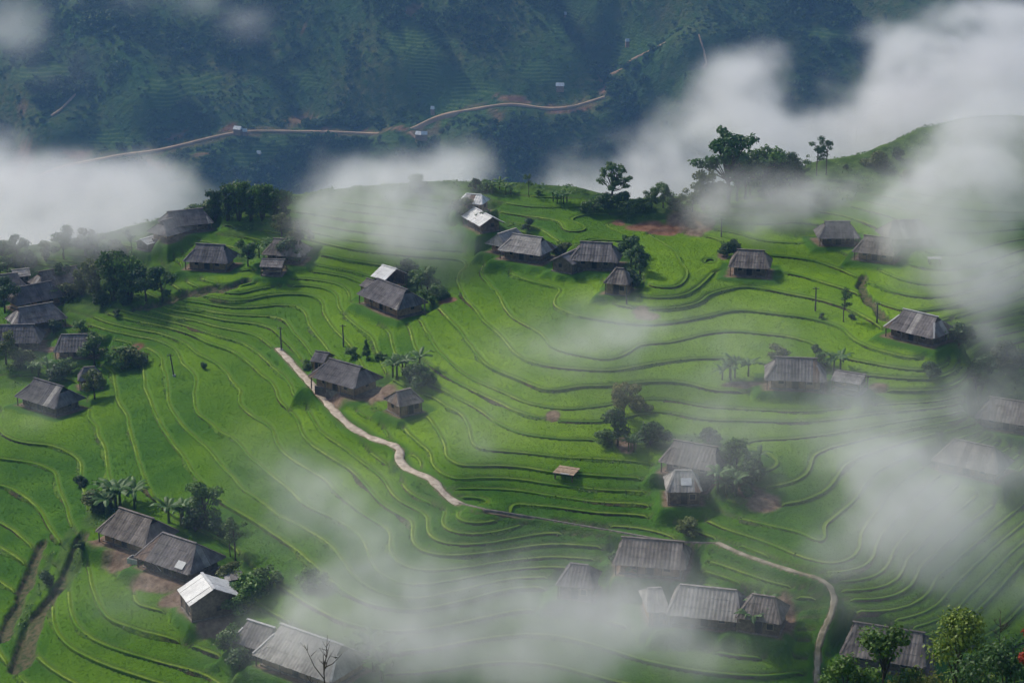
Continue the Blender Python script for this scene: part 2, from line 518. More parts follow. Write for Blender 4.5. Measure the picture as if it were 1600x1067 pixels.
def mountain_material():
    m, nt, b = nodes_of('mountain')
    tc = N(nt, 'ShaderNodeTexCoord')
    a = N(nt, 'ShaderNodeAttribute', attribute_name='m1')
    s = N(nt, 'ShaderNodeSeparateColor'); nt.links.new(a.outputs['Color'], s.inputs[0])
    big = noise_fac(nt, 0.012, 6, vec=tc.outputs['Object'])
    fine = noise_fac(nt, 0.16, 6, vec=tc.outputs['Object'], rough=0.65)
    c = mixc(nt, big, (0.03, 0.08, 0.018), (0.13, 0.125, 0.045))
    c = mixc(nt, fine, c, (0.04, 0.095, 0.022))
    # terraced maize and rice fields: thin level rows
    sep = N(nt, 'ShaderNodeSeparateXYZ'); nt.links.new(tc.outputs['Object'], sep.inputs[0])
    wv = N(nt, 'ShaderNodeTexNoise'); wv.inputs['Scale'].default_value = 0.03
    nt.links.new(tc.outputs['Object'], wv.inputs['Vector'])
    ma = N(nt, 'ShaderNodeMath', operation='MULTIPLY_ADD'); ma.inputs[1].default_value = 6.0
    nt.links.new(wv.outputs[0], ma.inputs[0]); nt.links.new(sep.outputs[2], ma.inputs[2])
    si = N(nt, 'ShaderNodeMath', operation='MULTIPLY'); si.inputs[1].default_value = 2.6
    nt.links.new(ma.outputs[0], si.inputs[0])
    sn = N(nt, 'ShaderNodeMath', operation='SINE'); nt.links.new(si.outputs[0], sn.inputs[0])
    mr = N(nt, 'ShaderNodeMapRange'); mr.inputs[1].default_value = -0.2; mr.inputs[2].default_value = 1.0
    nt.links.new(sn.outputs[0], mr.inputs[0])
    fld = mixc(nt, mr.outputs[0], (0.045, 0.105, 0.022), (0.115, 0.17, 0.045))
    c = mixc(nt, s.outputs[1], c, fld)
    red = mixc(nt, noise_fac(nt, 0.12, 6, vec=tc.outputs['Object']), (0.16, 0.075, 0.04), (0.30, 0.17, 0.11))
    c = mixc(nt, s.outputs[0], c, red)
    nt.links.new(c, b.inputs['Base Color'])
    b.inputs['Roughness'].default_value = 0.95
    b.inputs['Specular IOR Level'].default_value = 0.05
    bump(nt, b, fine, 0.8, 2.5)
    return m
M['mountain'] = mountain_material()
M['far_road'] = simple_mat('far_dirt_road', (0.30, 0.19, 0.115), (0.44, 0.30, 0.19), 0.1)

# ------------------------------------------------------------------ where the houses stand (ridge ends in photo pixels)
# ridge a, ridge b, depth W, wall height, rise, hip inset, roof material, style, label
HOUSES = [
 ('farmhouse', (-14, 431), (22, 427), 8, 2.4, 3.0, 2.6, 'roof', 'hip', 'grey roofed house cut by the left edge of the photo, topmost there'),
 ('shed', (22, 422), (42, 420), 4, 2.0, 1.0, 0, 'roof_light', 'gable', 'small pale roofed shed behind the topmost house at the left edge'),
 ('farmhouse', (66, 424), (114, 416), 8, 2.3, 3.0, 2.8, 'roof_brown', 'hip', 'brown grey house with a low long roof left of the big tree clump'),
 ('farmhouse', (29, 449), (76, 440), 8, 2.4, 3.2, 2.6, 'roof_dark', 'hip', 'dark roofed house of the left hamlet, third row down'),
 ('farmhouse', (31, 481), (79, 473), 8.5, 2.4, 3.2, 2.6, 'roof', 'hip', 'long grey house below the left tree clump with a dark open front'),
 ('farmhouse', (2, 508), (50, 507), 8.5, 2.3, 3.2, 2.4, 'roof_dark', 'hip', 'dark hip roofed house at the left edge beside a leafy tree'),
 ('farmhouse', (96, 523), (143, 522), 8, 2.2, 3.0, 1.6, 'roof', 'hip', 'grey thatch like roofed house with a pale swept yard on its left'),
 ('farmhouse', (58, 592), (95, 603), 9, 2.6, 3.4, 3.0, 'roof_dark', 'hip', 'big dark hip roofed house with plank walls, lowest of the left hamlet'),
 ('hut', (131, 574), (147, 573), 4, 2.0, 2.0, 1.2, 'roof', 'hip', 'little peaked hut just above the lowest house of the left hamlet'),
 ('farmhouse', (254, 345), (298, 333), 8, 2.4, 3.0, 2.2, 'roof', 'hip', 'grey long house on the left end of the ridge'),
 ('farmhouse', (264, 331), (314, 326), 8, 2.4, 3.0, 2.2, 'roof_dark', 'hip', 'dark roof peeping over the long house on the left ridge end'),
 ('shed', (222, 374), (246, 367), 4, 1.6, 0.8, 0, 'metal', 'gable', 'low white sheet roofed shed on the left ridge end'),
 ('farmhouse', (311, 381), (347, 383), 9, 2.6, 3.3, 2.8, 'roof_dark', 'hip', 'dark grey house with reddish wall beside a round tree'),
 ('shed', (413, 405), (441, 406), 4.5, 2.0, 1.0, 0, 'roof', 'gable', 'open grey roofed shed right of the round tree'),
 ('farmhouse', (432, 373), (464, 375), 8.5, 2.4, 3.0, 2.6, 'roof_brown', 'hip', 'brown house half lost in mist behind banana plants'),
 ('farmhouse', (592, 436), (634, 452), 9, 2.7, 3.3, 2.8, 'roof_dark', 'hip', 'dark roofed house with brick red walls in the middle of the slope'),
 ('granary', (600, 415), (617, 420), 6.0, 3.2, 1.6, 0, 'metal', 'gable', 'raised granary with a white metal roof behind the brick red house'),
 ('shed', (576, 436), (589, 440), 4, 2.0, 1.0, 0, 'roof', 'gable', 'small grey lean-to at the left end of the brick red house'),
 ('shed', (729, 303), (752, 305), 5, 2.2, 1.4, 1.0, 'metal', 'hip', 'white roofed shed on the ridge, upper of the two pale roofs'),
 ('farmhouse', (742, 325), (768, 339), 7, 2.4, 1.8, 0, 'metal', 'gable', 'long pale metal roof with a papaya tree in front, lower of two'),
 ('farmhouse', (806, 366), (843, 371), 9, 2.6, 3.0, 2.6, 'roof_light', 'hip', 'pale hip roofed house below the ridge with laundry rack'),
 ('farmhouse', (778, 366), (806, 357), 7, 2.4, 2.6, 0.8, 'roof_light', 'hip', 'pale roofed wing joined to the left of the ridge house'),
 ('farmhouse', (912, 378), (952, 380), 9, 2.6, 3.2, 2.8, 'roof', 'hip', 'grey house with tall dark trees at its right end'),
 ('shed', (879, 399), (899, 390), 5, 2.0, 1.4, 0, 'roof', 'gable', 'low grey shed at the left of the house with tall dark trees'),
 ('hut', (963, 419), (974, 420), 5.5, 2.2, 2.2, 1.6, 'roof_brown', 'hip', 'small brown hut under the tall dark trees'),
 ('farmhouse', (518, 561), (562, 573), 9.4, 2.8, 3.0, 2.6, 'roof_dark', 'hip', 'large slate grey house with earth walls right of the pale path'),
 ('shed', (497, 549), (511, 551), 4.5, 2.2, 1.2, 0, 'roof_dark', 'gable', 'dark little shed at the upper left corner of the earth walled house'),
 ('hut', (620, 612), (641, 607), 5, 2.0, 1.8, 1.0, 'roof_brown', 'hip', 'brown hut at the right of the earth walled house by bananas'),
 ('farmhouse', (1155, 390), (1192, 392), 8.5, 2.6, 3.0, 2.0, 'roof_brown', 'hip', 'lone brown grey house on the green slope right of the ploughed soil'),
 ('farmhouse', (1293, 346), (1324, 346), 8, 2.4, 3.0, 2.6, 'roof', 'hip', 'grey house fading in mist, left of the three at upper right'),
 ('farmhouse', (1354, 368), (1391, 372), 8, 2.4, 3.0, 2.2, 'roof_brown', 'hip', 'brown house below the mist, lowest of the three at upper right'),
 ('farmhouse', (1396, 345), (1436, 343), 8.5, 2.4, 3.2, 2.8, 'roof_brown', 'hip', 'house almost swallowed by mist, right of three at upper right'),
 ('farmhouse', (1417, 484), (1460, 494), 9, 2.5, 3.2, 2.8, 'roof', 'hip', 'dark house with white ridge lines on the right slope'),
 ('farmhouse', (1218, 558), (1270, 560), 9, 2.6, 3.3, 2.8, 'roof', 'hip', 'grey house between banana plants on the middle right slope'),
 ('shed', (1310, 579), (1348, 585), 5, 2.2, 1.0, 0, 'roof', 'gable', 'open grey shed with a pale end sheet right of banana plants'),
 ('farmhouse', (1553, 621), (1607, 629), 9, 2.4, 3.2, 2.8, 'roof_brown', 'hip', 'rounded brown roof cut by the right edge of the photo'),
 ('farmhouse', (1492, 686), (1553, 699), 9, 2.4, 3.4, 2.8, 'roof_brown', 'hip', 'grey brown house veiled by mist near the right edge'),
 ('farmhouse', (1058, 688), (1116, 698), 8.5, 2.5, 3.0, 2.0, 'roof_brown', 'hip', 'brown ribbed roofed house in front of the bright green hump'),
 ('hut', (1055, 735), (1080, 735), 6, 2.3, 2.2, 1.4, 'roof_light', 'hip', 'small pale house with a white sheet patch on its roof'),
 ('farmhouse', (976, 839), (1064, 846), 9, 2.6, 3.2, 1.4, 'roof_brown', 'hip', 'ribbed long house, upper of the two at bottom centre right'),
 ('hut', (892, 880), (918, 883), 6, 2.2, 2.2, 1.4, 'roof', 'hip', 'misty hut left of the upper ribbed long house'),
 ('farmhouse', (1063, 913), (1150, 922), 9.5, 2.6, 3.4, 1.6, 'roof_light', 'hip', 'pale ribbed long house beside a small shed, lower of two'),
 ('shed', (1013, 919), (1032, 918), 7, 2.3, 2.0, 0.6, 'roof_light', 'hip', 'narrow pale shed hard against the lower ribbed long house'),
 ('hut', (1176, 928), (1210, 933), 6, 2.2, 2.4, 1.6, 'roof_brown', 'hip', 'brown hut in mist with a banana plant before it'),
 ('farmhouse', (1338, 972), (1440, 988), 10, 2.6, 3.6, 1.6, 'roof_brown', 'hip', 'ribbed roof behind the foreground trees at bottom right'),
 ('farmhouse', (190, 794), (236, 809), 9.5, 2.6, 3.6, 2.6, 'roof_brown', 'hip', 'grey brown house next to bananas, upper of two joined at lower left'),
 ('farmhouse', (254, 832), (306, 849), 10, 2.6, 3.6, 2.8, 'roof', 'hip', 'grey house with a collapsed corner sheet, lower of two joined'),
 ('hut', (317, 897), (333, 918), 7.4, 2.8, 1.9, 0, 'metal', 'gable', 'hut with a bright white gable roof on the brown yard'),
 ('farmhouse', (444, 976), (530, 1006), 11, 2.6, 3.8, 2.6, 'roof_light', 'hip', 'largest pale corrugated house at the bottom edge under mist'),
 ('farmhouse', (392, 969), (424, 979), 7, 2.4, 2.8, 2.0, 'roof', 'hip', 'small grey roof behind the largest pale corrugated house'),
]
hs_spec = []
for h in HOUSES:
    nm, a, b, W, wh, rise, inset, rm, style, label = h
    if nm == 'farmhouse':
        W = W * 0.80; inset = inset * 0.80; wh = wh * 0.70; rise = rise * 0.85
    z = 10.0
    hr = wh + rise
    for _ in range(16):
        pa = at_z(*a, z + hr); pb = at_z(*b, z + hr)
        c = (pa + pb) / 2
        c[1] = min(c[1], float(crest_y(c[0])) - 1)
        z = 0.5 * z + 0.5 * (smooth_z(c[0], c[1]) + 0.3)
    ang = math.atan2(pb[1] - pa[1], pb[0] - pa[0])
    ln = float(np.linalg.norm(pb[:2] - pa[:2]))
    hs_spec.append(dict(name=nm, x=c[0], y=c[1], z=z, ang=ang, R=max(ln, 1.2), W=W, wh=wh, rise=rise, inset=inset, rm=rm, style=style, label=label))

PATH1 = [(434, 548), (452, 566), (462, 578), (475, 592), (490, 608), (510, 632), (530, 654), (550, 672), (575, 686), (600, 695), (615, 698), (626, 707), (623, 722), (634, 736), (655, 744), (675, 752), (688, 768), (700, 782), (718, 792)]
PATH2 = [(1120, 852), (1160, 870), (1200, 884), (1240, 897), (1280, 908), (1297, 920), (1304, 940), (1298, 965), (1286, 990), (1278, 1015), (1276, 1070)]
SHADOW_LINE = [(714, 789), (760, 800), (850, 815), (960, 834), (1050, 850), (1122, 853)]  # no trail: shadow line along a terrace edge, laid as a dark strip
GULLY_AND_SHADE = [([(128, 838), (118, 870), (100, 905), (78, 935), (55, 965), (42, 1000), (30, 1040)], 1.9, 1.0), ([(68, 845), (55, 875), (40, 915), (18, 965), (5, 1000)], 1.4, 0.8), ([(215, 480), (245, 474), (275, 464), (330, 452), (362, 448), (385, 438)], 1.2, 0.9), ([(1196, 430), (1350, 432), (1345, 450), (1360, 475), (1385, 500)][1:], 0.9, 0.7), ([(945, 825), (860, 812), (760, 800)], 0.8, 0.5)]  # last run: shadow line of a terrace edge, carved and coloured dark
DITCH = [(215, 478), (245, 472), (275, 462), (330, 450), (362, 447), (385, 438)]
def resample(P, n):
    P = np.array(P, float)
    d = np.concatenate([[0], np.cumsum(np.linalg.norm(np.diff(P, axis=0), axis=1))])
    s = np.linspace(0, d[-1], n)
    out = np.stack([np.interp(s, d, P[:, k]) for k in range(P.shape[1])], 1)
    for _ in range(3):
        out[1:-1] = 0.25 * out[:-2] + 0.5 * out[1:-1] + 0.25 * out[2:]
    return out
paths = []
for P, wd in ((PATH1, 1.4), (PATH2, 0.85), (SHADOW_LINE, 0.34)):
    W3 = np.array([at(u, v) for u, v in P])
    W3 = resample(W3, 150)
    for _ in range(12):
        W3[1:-1, 2] = 0.25 * W3[:-2, 2] + 0.5 * W3[1:-1, 2] + 0.25 * W3[2:, 2]
    W3[:, 2] += 0.55
    paths.append((W3, wd))

# ------------------------------------------------------------------ ground sheet: terraced hillside
def axis(dense0, dense1, step, lo, hi, grow=1.18):
    a = list(np.arange(dense0, dense1, step))
    s = step; x = dense0
    while x > lo:
        s *= grow; x -= s; a.insert(0, x)
    s = step; x = a[-1]
    while x < hi:
        s *= grow; x += s; a.append(x)
    return np.array(a)
gxs = axis(-122, 122, 0.36, -700, 700)
gys = axis(236, 432, 0.44, -160, 1150)
GX, GY = np.meshgrid(gxs, gys)
FX, FY = GX.ravel(), GY.ravel()
GF = f_field(FX, np.minimum(FY, crest_y(FX) + 1)).reshape(GX.shape)
gfy, gfx = np.gradient(GF, gys, gxs)
Z, rice_m, riser_m, bund_m, wild_m, lev_n = ground_all(GX, GY, GF, np.hypot(gfx, gfy))
terr_m = 1 - wild_m
soil_m = np.zeros_like(Z); red_m = np.zeros_like(Z); nz_s = fbm(GX / 4, GY / 4, 3)
for h in hs_spec:                                     # each house stands on a levelled yard
    L = h['R'] + 2 * h['inset'] + 1.0; W = h['W']
    rr = max(L, W) + 8
    ix0, ix1 = np.searchsorted(gxs, [h['x'] - rr, h['x'] + rr]); iy0, iy1 = np.searchsorted(gys, [h['y'] - rr, h['y'] + rr])
    sx = GX[iy0:iy1, ix0:ix1] - h['x']; sy = GY[iy0:iy1, ix0:ix1] - h['y']
    ca, sa = math.cos(h['ang']), math.sin(h['ang'])
    lx = sx * ca + sy * sa; ly = -sx * sa + sy * ca
    if sa * 0 + ca < 0: ly = -ly
    big = h['name'] in ('farmhouse',)
    fx, fy = (L / 2 + (0.2 if big else 0.0)), (W / 2 + (0.35 if big else 0.1))
    q = np.maximum(np.abs(lx) - fx, np.abs(ly + (0.3 if big else 0.1)) - fy) + 1.0 * nz_s[iy0:iy1, ix0:ix1]
    k = 1 - sstep(0.1, 1.9, q)
    Z[iy0:iy1, ix0:ix1] = Z[iy0:iy1, ix0:ix1] * (1 - k) + h['z'] * k
    s = 1 - sstep(-0.9, 0.1, q)
    terr_m[iy0:iy1, ix0:ix1] *= (1 - sstep(0.02, .2, k))
    soil_m[iy0:iy1, ix0:ix1] = np.maximum(soil_m[iy0:iy1, ix0:ix1], s)
    for A in (rice_m, riser_m, bund_m):
        A[iy0:iy1, ix0:ix1] *= (1 - sstep(0, .5, k))
for W3, wd in paths:
    x0, x1 = W3[:, 0].min() - 4, W3[:, 0].max() + 4; y0, y1 = W3[:, 1].min() - 4, W3[:, 1].max() + 4
    ix0, ix1 = np.searchsorted(gxs, [x0, x1]); iy0, iy1 = np.searchsorted(gys, [y0, y1])
    sx = GX[iy0:iy1, ix0:ix1]; sy = GY[iy0:iy1, ix0:ix1]
    best = np.full(sx.shape, 1e9); zz = np.zeros(sx.shape)
    for p in W3:
        d = np.hypot(sx - p[0], sy - p[1])
        c = d < best
        best = np.where(c, d, best); zz = np.where(c, p[2], zz)
    k = 1 - sstep(wd * 0.62, wd * 0.62 + 1.2, best)
    Z[iy0:iy1, ix0:ix1] = Z[iy0:iy1, ix0:ix1] * (1 - k) + (zz - 0.12) * k
    s = 1 - sstep(wd * 0.5, wd * 0.62, best)
    terr_m[iy0:iy1, ix0:ix1] *= (1 - sstep(0.02, .2, k))
    soil_m[iy0:iy1, ix0:ix1] = np.maximum(soil_m[iy0:iy1, ix0:ix1], s)
    for A in (rice_m, riser_m, bund_m):
        A[iy0:iy1, ix0:ix1] *= (1 - k)

for P, wd, dp in GULLY_AND_SHADE:                                # overgrown gullies and ditches; the last run darkens a terrace edge as its shadow
    W3 = resample(np.array([at(u, v) for u, v in P]), 60)
    x0, x1 = W3[:, 0].min() - 6, W3[:, 0].max() + 6; y0, y1 = W3[:, 1].min() - 6, W3[:, 1].max() + 6
    ix0, ix1 = np.searchsorted(gxs, [x0, x1]); iy0, iy1 = np.searchsorted(gys, [y0, y1])
    sx = GX[iy0:iy1, ix0:ix1]; sy = GY[iy0:iy1, ix0:ix1]
    best = np.full(sx.shape, 1e9)
    for p in W3:
        best = np.minimum(best, np.hypot(sx - p[0], sy - p[1]))
    best = best + 0.9 * nz_s[iy0:iy1, ix0:ix1]
    k = 1 - sstep(wd * 0.45, wd, best)
    Z[iy0:iy1, ix0:ix1] -= dp * k
    riser_m[iy0:iy1, ix0:ix1] = np.maximum(riser_m[iy0:iy1, ix0:ix1], sstep(0.05, .4, k))
    terr_m[iy0:iy1, ix0:ix1] *= (1 - sstep(0.02, .3, k))
    for A in (rice_m, bund_m):
        A[iy0:iy1, ix0:ix1] *= (1 - sstep(0, .3, k))

def soil_patch(u, v, ru, rv, target, amt=1.0, sharp=0.35):
    c = at(u, v)
    m = np.linalg.norm(c - np.array([0, 0, CAM_Z])) / FPX
    rx, ry = ru * m, rv * m / 0.30
    q = np.hypot((GX - c[0]) / rx, (GY - c[1]) / ry) + 0.5 * nz_s
    k = amt * (1 - sstep(1 - sharp, 1, q))
    np.maximum(target, k, out=target)
    for A in (rice_m, bund_m, terr_m):
        A *= (1 - k)
for a in [(1010, 357, 40, 6, 'r'), (965, 350, 12, 4, 'r'), (1070, 345, 34, 9, 's'), (1090, 355, 28, 11, 's'), (1035, 362, 30, 5, 'r'), (255, 912, 60, 9, 's'), (205, 880, 50, 9, 's'), (170, 856, 30, 8, 's'), (290, 935, 40, 10, 's'), (330, 965, 30, 14, 's'), (310, 945, 40, 12, 's'), (345, 965, 25, 14, 's'), (275, 915, 40, 8, 's'),
          (560, 615, 50, 10, 's'), (600, 612, 30, 9, 's'), (210, 545, 14, 5, 'r'), (75, 549, 20, 4, 's'), (1190, 785, 30, 10, 's'), (1170, 770, 30, 9, 's'), (1010, 495, 24, 5, 's'), (1230, 960, 22, 16, 's'), (1160, 602, 40, 4, 's'), (1000, 485, 16, 5, 's'), (980, 700, 20, 10, 's'), (1370, 605, 20, 4, 's'), (700, 470, 16, 5, 'r'), (1130, 400, 10, 8, 's'), (865, 650, 14, 6, 's')]:
    soil_patch(a[0], a[1], a[2], a[3], soil_m if a[4] == 's' else red_m)
def wild_patch(u, v, ru, rv):
    tmp = np.zeros_like(wild_m)
    soil_patch(u, v, ru, rv, tmp, 0.9, 0.5)
    np.maximum(wild_m, tmp, out=wild_m)
for a in [(1000, 335, 60, 10), (150, 455, 130, 30), (20, 560, 60, 30), (640, 300, 60, 8), (380, 360, 40, 6), (100, 860, 14, 24), (118, 880, 16, 30), (70, 900, 10, 30), (40, 960, 12, 30), (1500, 540, 30, 20), (1560, 590, 50, 30), (370, 1040, 10, 30),
          (360, 930, 40, 30), (1030, 690, 90, 12), (1130, 730, 60, 40), (160, 800, 34, 18), (1290, 300, 120, 20), (650, 590, 20, 25), (990, 420, 20, 25), (700, 330, 14, 24), (750, 315, 30, 18), (655, 450, 40, 22), (625, 725, 16, 12), (400, 395, 60, 10)]:
    wild_patch(*a)
hue = (np.sin(lev_n * 12.9898 + np.floor(GX / 31 + 0.4 * lev_n) * 4.1) * 43758.5453) % 1.0
hue = 0.16 + 0.45 * hue ** 1.3 + 1.5 * fbm(GX / 38, GY / 38, 5)
hue = np.clip(hue, 0, 1)
Z = Z + 0.06 * (vnoise(GX / 0.9, GY / 0.9)) * rice_m

ny, nx = Z.shape
idx = np.arange(ny * nx).reshape(ny, nx)
Fq = np.stack([idx[:-1, :-1], idx[:-1, 1:], idx[1:, 1:], idx[1:, :-1]], -1).reshape(-1, 4)
gme = fast_mesh('terraced_hillside', np.stack([GX.ravel(), GY.ravel(), Z.ravel()], 1), Fq, M['ground'], True)
def add_attr(me, name, *ch):
    a = me.attributes.new(name, 'FLOAT_COLOR', 'POINT')
    d = np.stack([np.clip(c, 0, 1).ravel() for c in ch], 1).astype(np.float32)
    a.data.foreach_set('color', d.ravel())
add_attr(gme, 'm1', rice_m, riser_m, bund_m, wild_m)
add_attr(gme, 'm2', soil_m, hue, red_m, np.ones_like(Z))
ground = tag(link('terraced_hillside', gme), 'green terraced hillside with levelled yards', kind='structure')

# ------------------------------------------------------------------ terrace lips: each run of bund is a piece with its bank below
def bund_material():
    m, nt, b = nodes_of('bund_grass')
    f = noise_fac(nt, 0.9, 4)
    c = mixc(nt, f, (0.12, 0.20, 0.016), (0.24, 0.30, 0.055))
    c = mixc(nt, noise_fac(nt, 0.09, 3, lo=.42, hi=.62), (0.070, 0.165, 0.006), c)
    nt.links.new(c, b.inputs['Base Color']); b.inputs['Roughness'].default_value = .9; b.inputs['Specular IOR Level'].default_value = .1
    return m
M['bund'] = bund_material()
M['verge'] = simple_mat('paddy_verge', (0.060, 0.125, 0.003), (0.110, 0.175, 0.005), 0.5, 0.95, 0.2, spec=0.1)
def bank_material():
    m, nt, b = nodes_of('terrace_bank')
    c = mixc(nt, noise_fac(nt, 1.1, 4), (0.050, 0.115, 0.008), (0.105, 0.175, 0.016))
    e = mixc(nt, noise_fac(nt, 0.9, 4), (0.020, 0.030, 0.010), (0.10, 0.075, 0.042))
    c = mixc(nt, noise_fac(nt, 0.075, 3, lo=.50, hi=.58), c, e)
    nt.links.new(c, b.inputs['Base Color']); b.inputs['Roughness'].default_value = .95; b.inputs['Specular IOR Level'].default_value = .1
    bump(nt, b, noise_fac(nt, 3.0, 4), .6, .1)
    return m
M['bank'] = bank_material()
_ix0, _ix1 = np.searchsorted(gxs, [-121, 121]); _iy0, _iy1 = np.searchsorted(gys, [237, 431])
SF = GF[_iy0:_iy1, _ix0:_ix1]; sxs = gxs[_ix0:_ix1]; sys_ = gys[_iy0:_iy1]; ST = terr_m[_iy0:_iy1, _ix0:_ix1]; SW = np.maximum(wild_m, soil_m)[_iy0:_iy1, _ix0:_ix1]
SGX = gfx[_iy0:_iy1, _ix0:_ix1]; SGY = gfy[_iy0:_iy1, _ix0:_ix1]
def contour(val):
    S = SF > val
    ny_, nx_ = S.shape
    c = S[:-1, :-1].astype(int) + S[:-1, 1:] + S[1:, :-1] + S[1:, 1:]
    cells = np.argwhere((c > 0) & (c < 4))
    adj = {}
    def pt(e):
        j, i, h = e
        if h:
            t = (val - SF[j, i]) / (SF[j, i + 1] - SF[j, i]); return (sxs[i] + t * (sxs[i + 1] - sxs[i]), sys_[j])
        t = (val - SF[j, i]) / (SF[j + 1, i] - SF[j, i]); return (sxs[i], sys_[j] + t * (sys_[j + 1] - sys_[j]))
    for j, i in cells:
        es = []
        if S[j, i] != S[j, i + 1]: es.append((j, i, 1))
        if S[j + 1, i] != S[j + 1, i + 1]: es.append((j + 1, i, 1))
        if S[j, i] != S[j + 1, i]: es.append((j, i, 0))
        if S[j, i + 1] != S[j + 1, i + 1]: es.append((j, i + 1, 0))
        for a, b in zip(es[::2], es[1::2]):
            adj.setdefault(a, []).append(b); adj.setdefault(b, []).append(a)
    out = []; used = set()
    ends = [e for e in adj if len(adj[e]) == 1] + list(adj)
    for st in ends:
        if st in used: continue
        line = [st]; used.add(st); cur = st
        while True:
            nxt = [q for q in adj[cur] if q not in used]
            if not nxt: break
            cur = nxt[0]; used.add(cur); line.append(cur)
        if len(line) > 12:
            out.append(np.array([pt(e) for e in line]))
    return out
bund_n = 0; weed_pts = []
for n_ in range(1, len(_bd)):
    if _bd[n_] < SF.min() or _bd[n_] > SF.max(): continue
    for ln_ in contour(_bd[n_]):
        for _ in range(3):
            ln_[1:-1] = 0.25 * ln_[:-2] + 0.5 * ln_[1:-1] + 0.25 * ln_[2:]
        ln_ = ln_[::2]
        ii_ = np.clip(np.searchsorted(sxs, ln_[:, 0]), 0, len(sxs) - 1); jj_ = np.clip(np.searchsorted(sys_, ln_[:, 1]), 0, len(sys_) - 1)
        good = (ST[jj_, ii_] > 0.9) & (SW[jj_, ii_] < 0.3)
        # split where yards, paths and scrub interrupt the lip
        runs = []; cur = []
        for q in range(len(ln_)):
            if good[q]: cur.append(q)
            elif cur: runs.append(cur); cur = []
        if cur: runs.append(cur)
        for rn in runs:
            if len(rn) < 5: continue
            P2 = ln_[rn]; g = np.stack([SGX[jj_[rn], ii_[rn]], SGY[jj_[rn], ii_[rn]]], 1)
            g = g / (np.linalg.norm(g, axis=1)[:, None] + 1e-9)
            for _ in range(4):
                g[1:-1] = .25 * g[:-2] + .5 * g[1:-1] + .25 * g[2:]
            up_ = float(.38 * lev(n_) + .62 * STEP * _bd[n_]); dn_ = float(.38 * lev(n_ - 1) + .62 * STEP * _bd[n_])
            broad = np.clip(0.10 + 2.0 * np.maximum(fbm(P2[:, 0] / 8 + n_ * 3.7, P2[:, 1] / 8, 2) - 0.10, 0), 0.10, 0.75)
            wob = 0.05 * vnoise(P2[:, 0] / 0.7, P2[:, 1] / 0.7)
            sel = rng.random(len(P2)) < np.where(broad > 0.3, .8, .06)
            for o_ in (0.2, .6, .95):
                q_ = P2[sel] - g[sel] * (broad[sel] * o_)[:, None] + rng.normal(0, .12, (int(sel.sum()), 2))
                weed_pts.append(np.column_stack([q_, up_ + (dn_ - up_) * o_ + 0.12 + .1 * rng.random(len(q_))]))
            lw = 0.10 + 0.12 * (vnoise(P2[:, 0] / 2.3, P2[:, 1] / 2.3) + .5)
            prof = [(0.8, up_ + 0.0 + 0 * wob), (lw + .06, up_ + 0.12 + wob), (lw, up_ + 0.13 + wob), (0.0, up_ + 0.13 + wob), (-0.05, up_ + 0.0 + wob), (-broad * .5, (up_ + dn_) / 2 + wob * 3), (-broad, dn_ + 0.05 + 0 * wob), (-broad - .08, dn_ - .3 + 0 * wob)]
            VV = np.stack([np.column_stack([P2 + g * np.reshape(o_, (-1, 1)) if np.ndim(o_) else P2 + g * o_, z_]) for o_, z_ in prof], 1)
            # taper the ends into the ground
            VV[0, :, 2] -= .3; VV[-1, :, 2] -= .3
            m_ = len(rn); kk = len(prof)
            id_ = np.arange(m_ * kk).reshape(m_, kk)
            F_ = np.stack([id_[:-1, :-1], id_[1:, :-1], id_[1:, 1:], id_[:-1, 1:]], -1)
            mi = np.tile(np.array([2, 2, 0, 0, 1, 1, 1]), m_ - 1)
            bme = fast_mesh('bund', VV.reshape(-1, 3), F_.reshape(-1, 4), M['bund'], True)
            bme.materials.append(M['bank']); bme.materials.append(M['verge'])
            bme.polygons.foreach_set('material_index', mi.astype(np.int32))
            link('bund', bme, ground); bund_n += 1
print('bunds', bund_n)

def gz(x, y):
    """height of the finished ground sheet"""
    i = int(np.clip(np.searchsorted(gxs, x) - 1, 0, nx - 2)); j = int(np.clip(np.searchsorted(gys, y) - 1, 0, ny - 2))
    fx = (x - gxs[i]) / (gxs[i + 1] - gxs[i]); fy = (y - gys[j]) / (gys[j + 1] - gys[j])
    return float((Z[j, i] * (1 - fx) + Z[j, i + 1] * fx) * (1 - fy) + (Z[j + 1, i] * (1 - fx) + Z[j + 1, i + 1] * fx) * fy)

def hit(u, v):
    """first point of the finished ground along the pixel's ray"""
    d = ray(u, v)
    t = 200.0
    while t < 760:
        p = d * t
        if CAM_Z + p[2] < gz(p[0], p[1]):
            break
        t += 0.5
    return np.array([p[0], p[1], gz(p[0], p[1])])

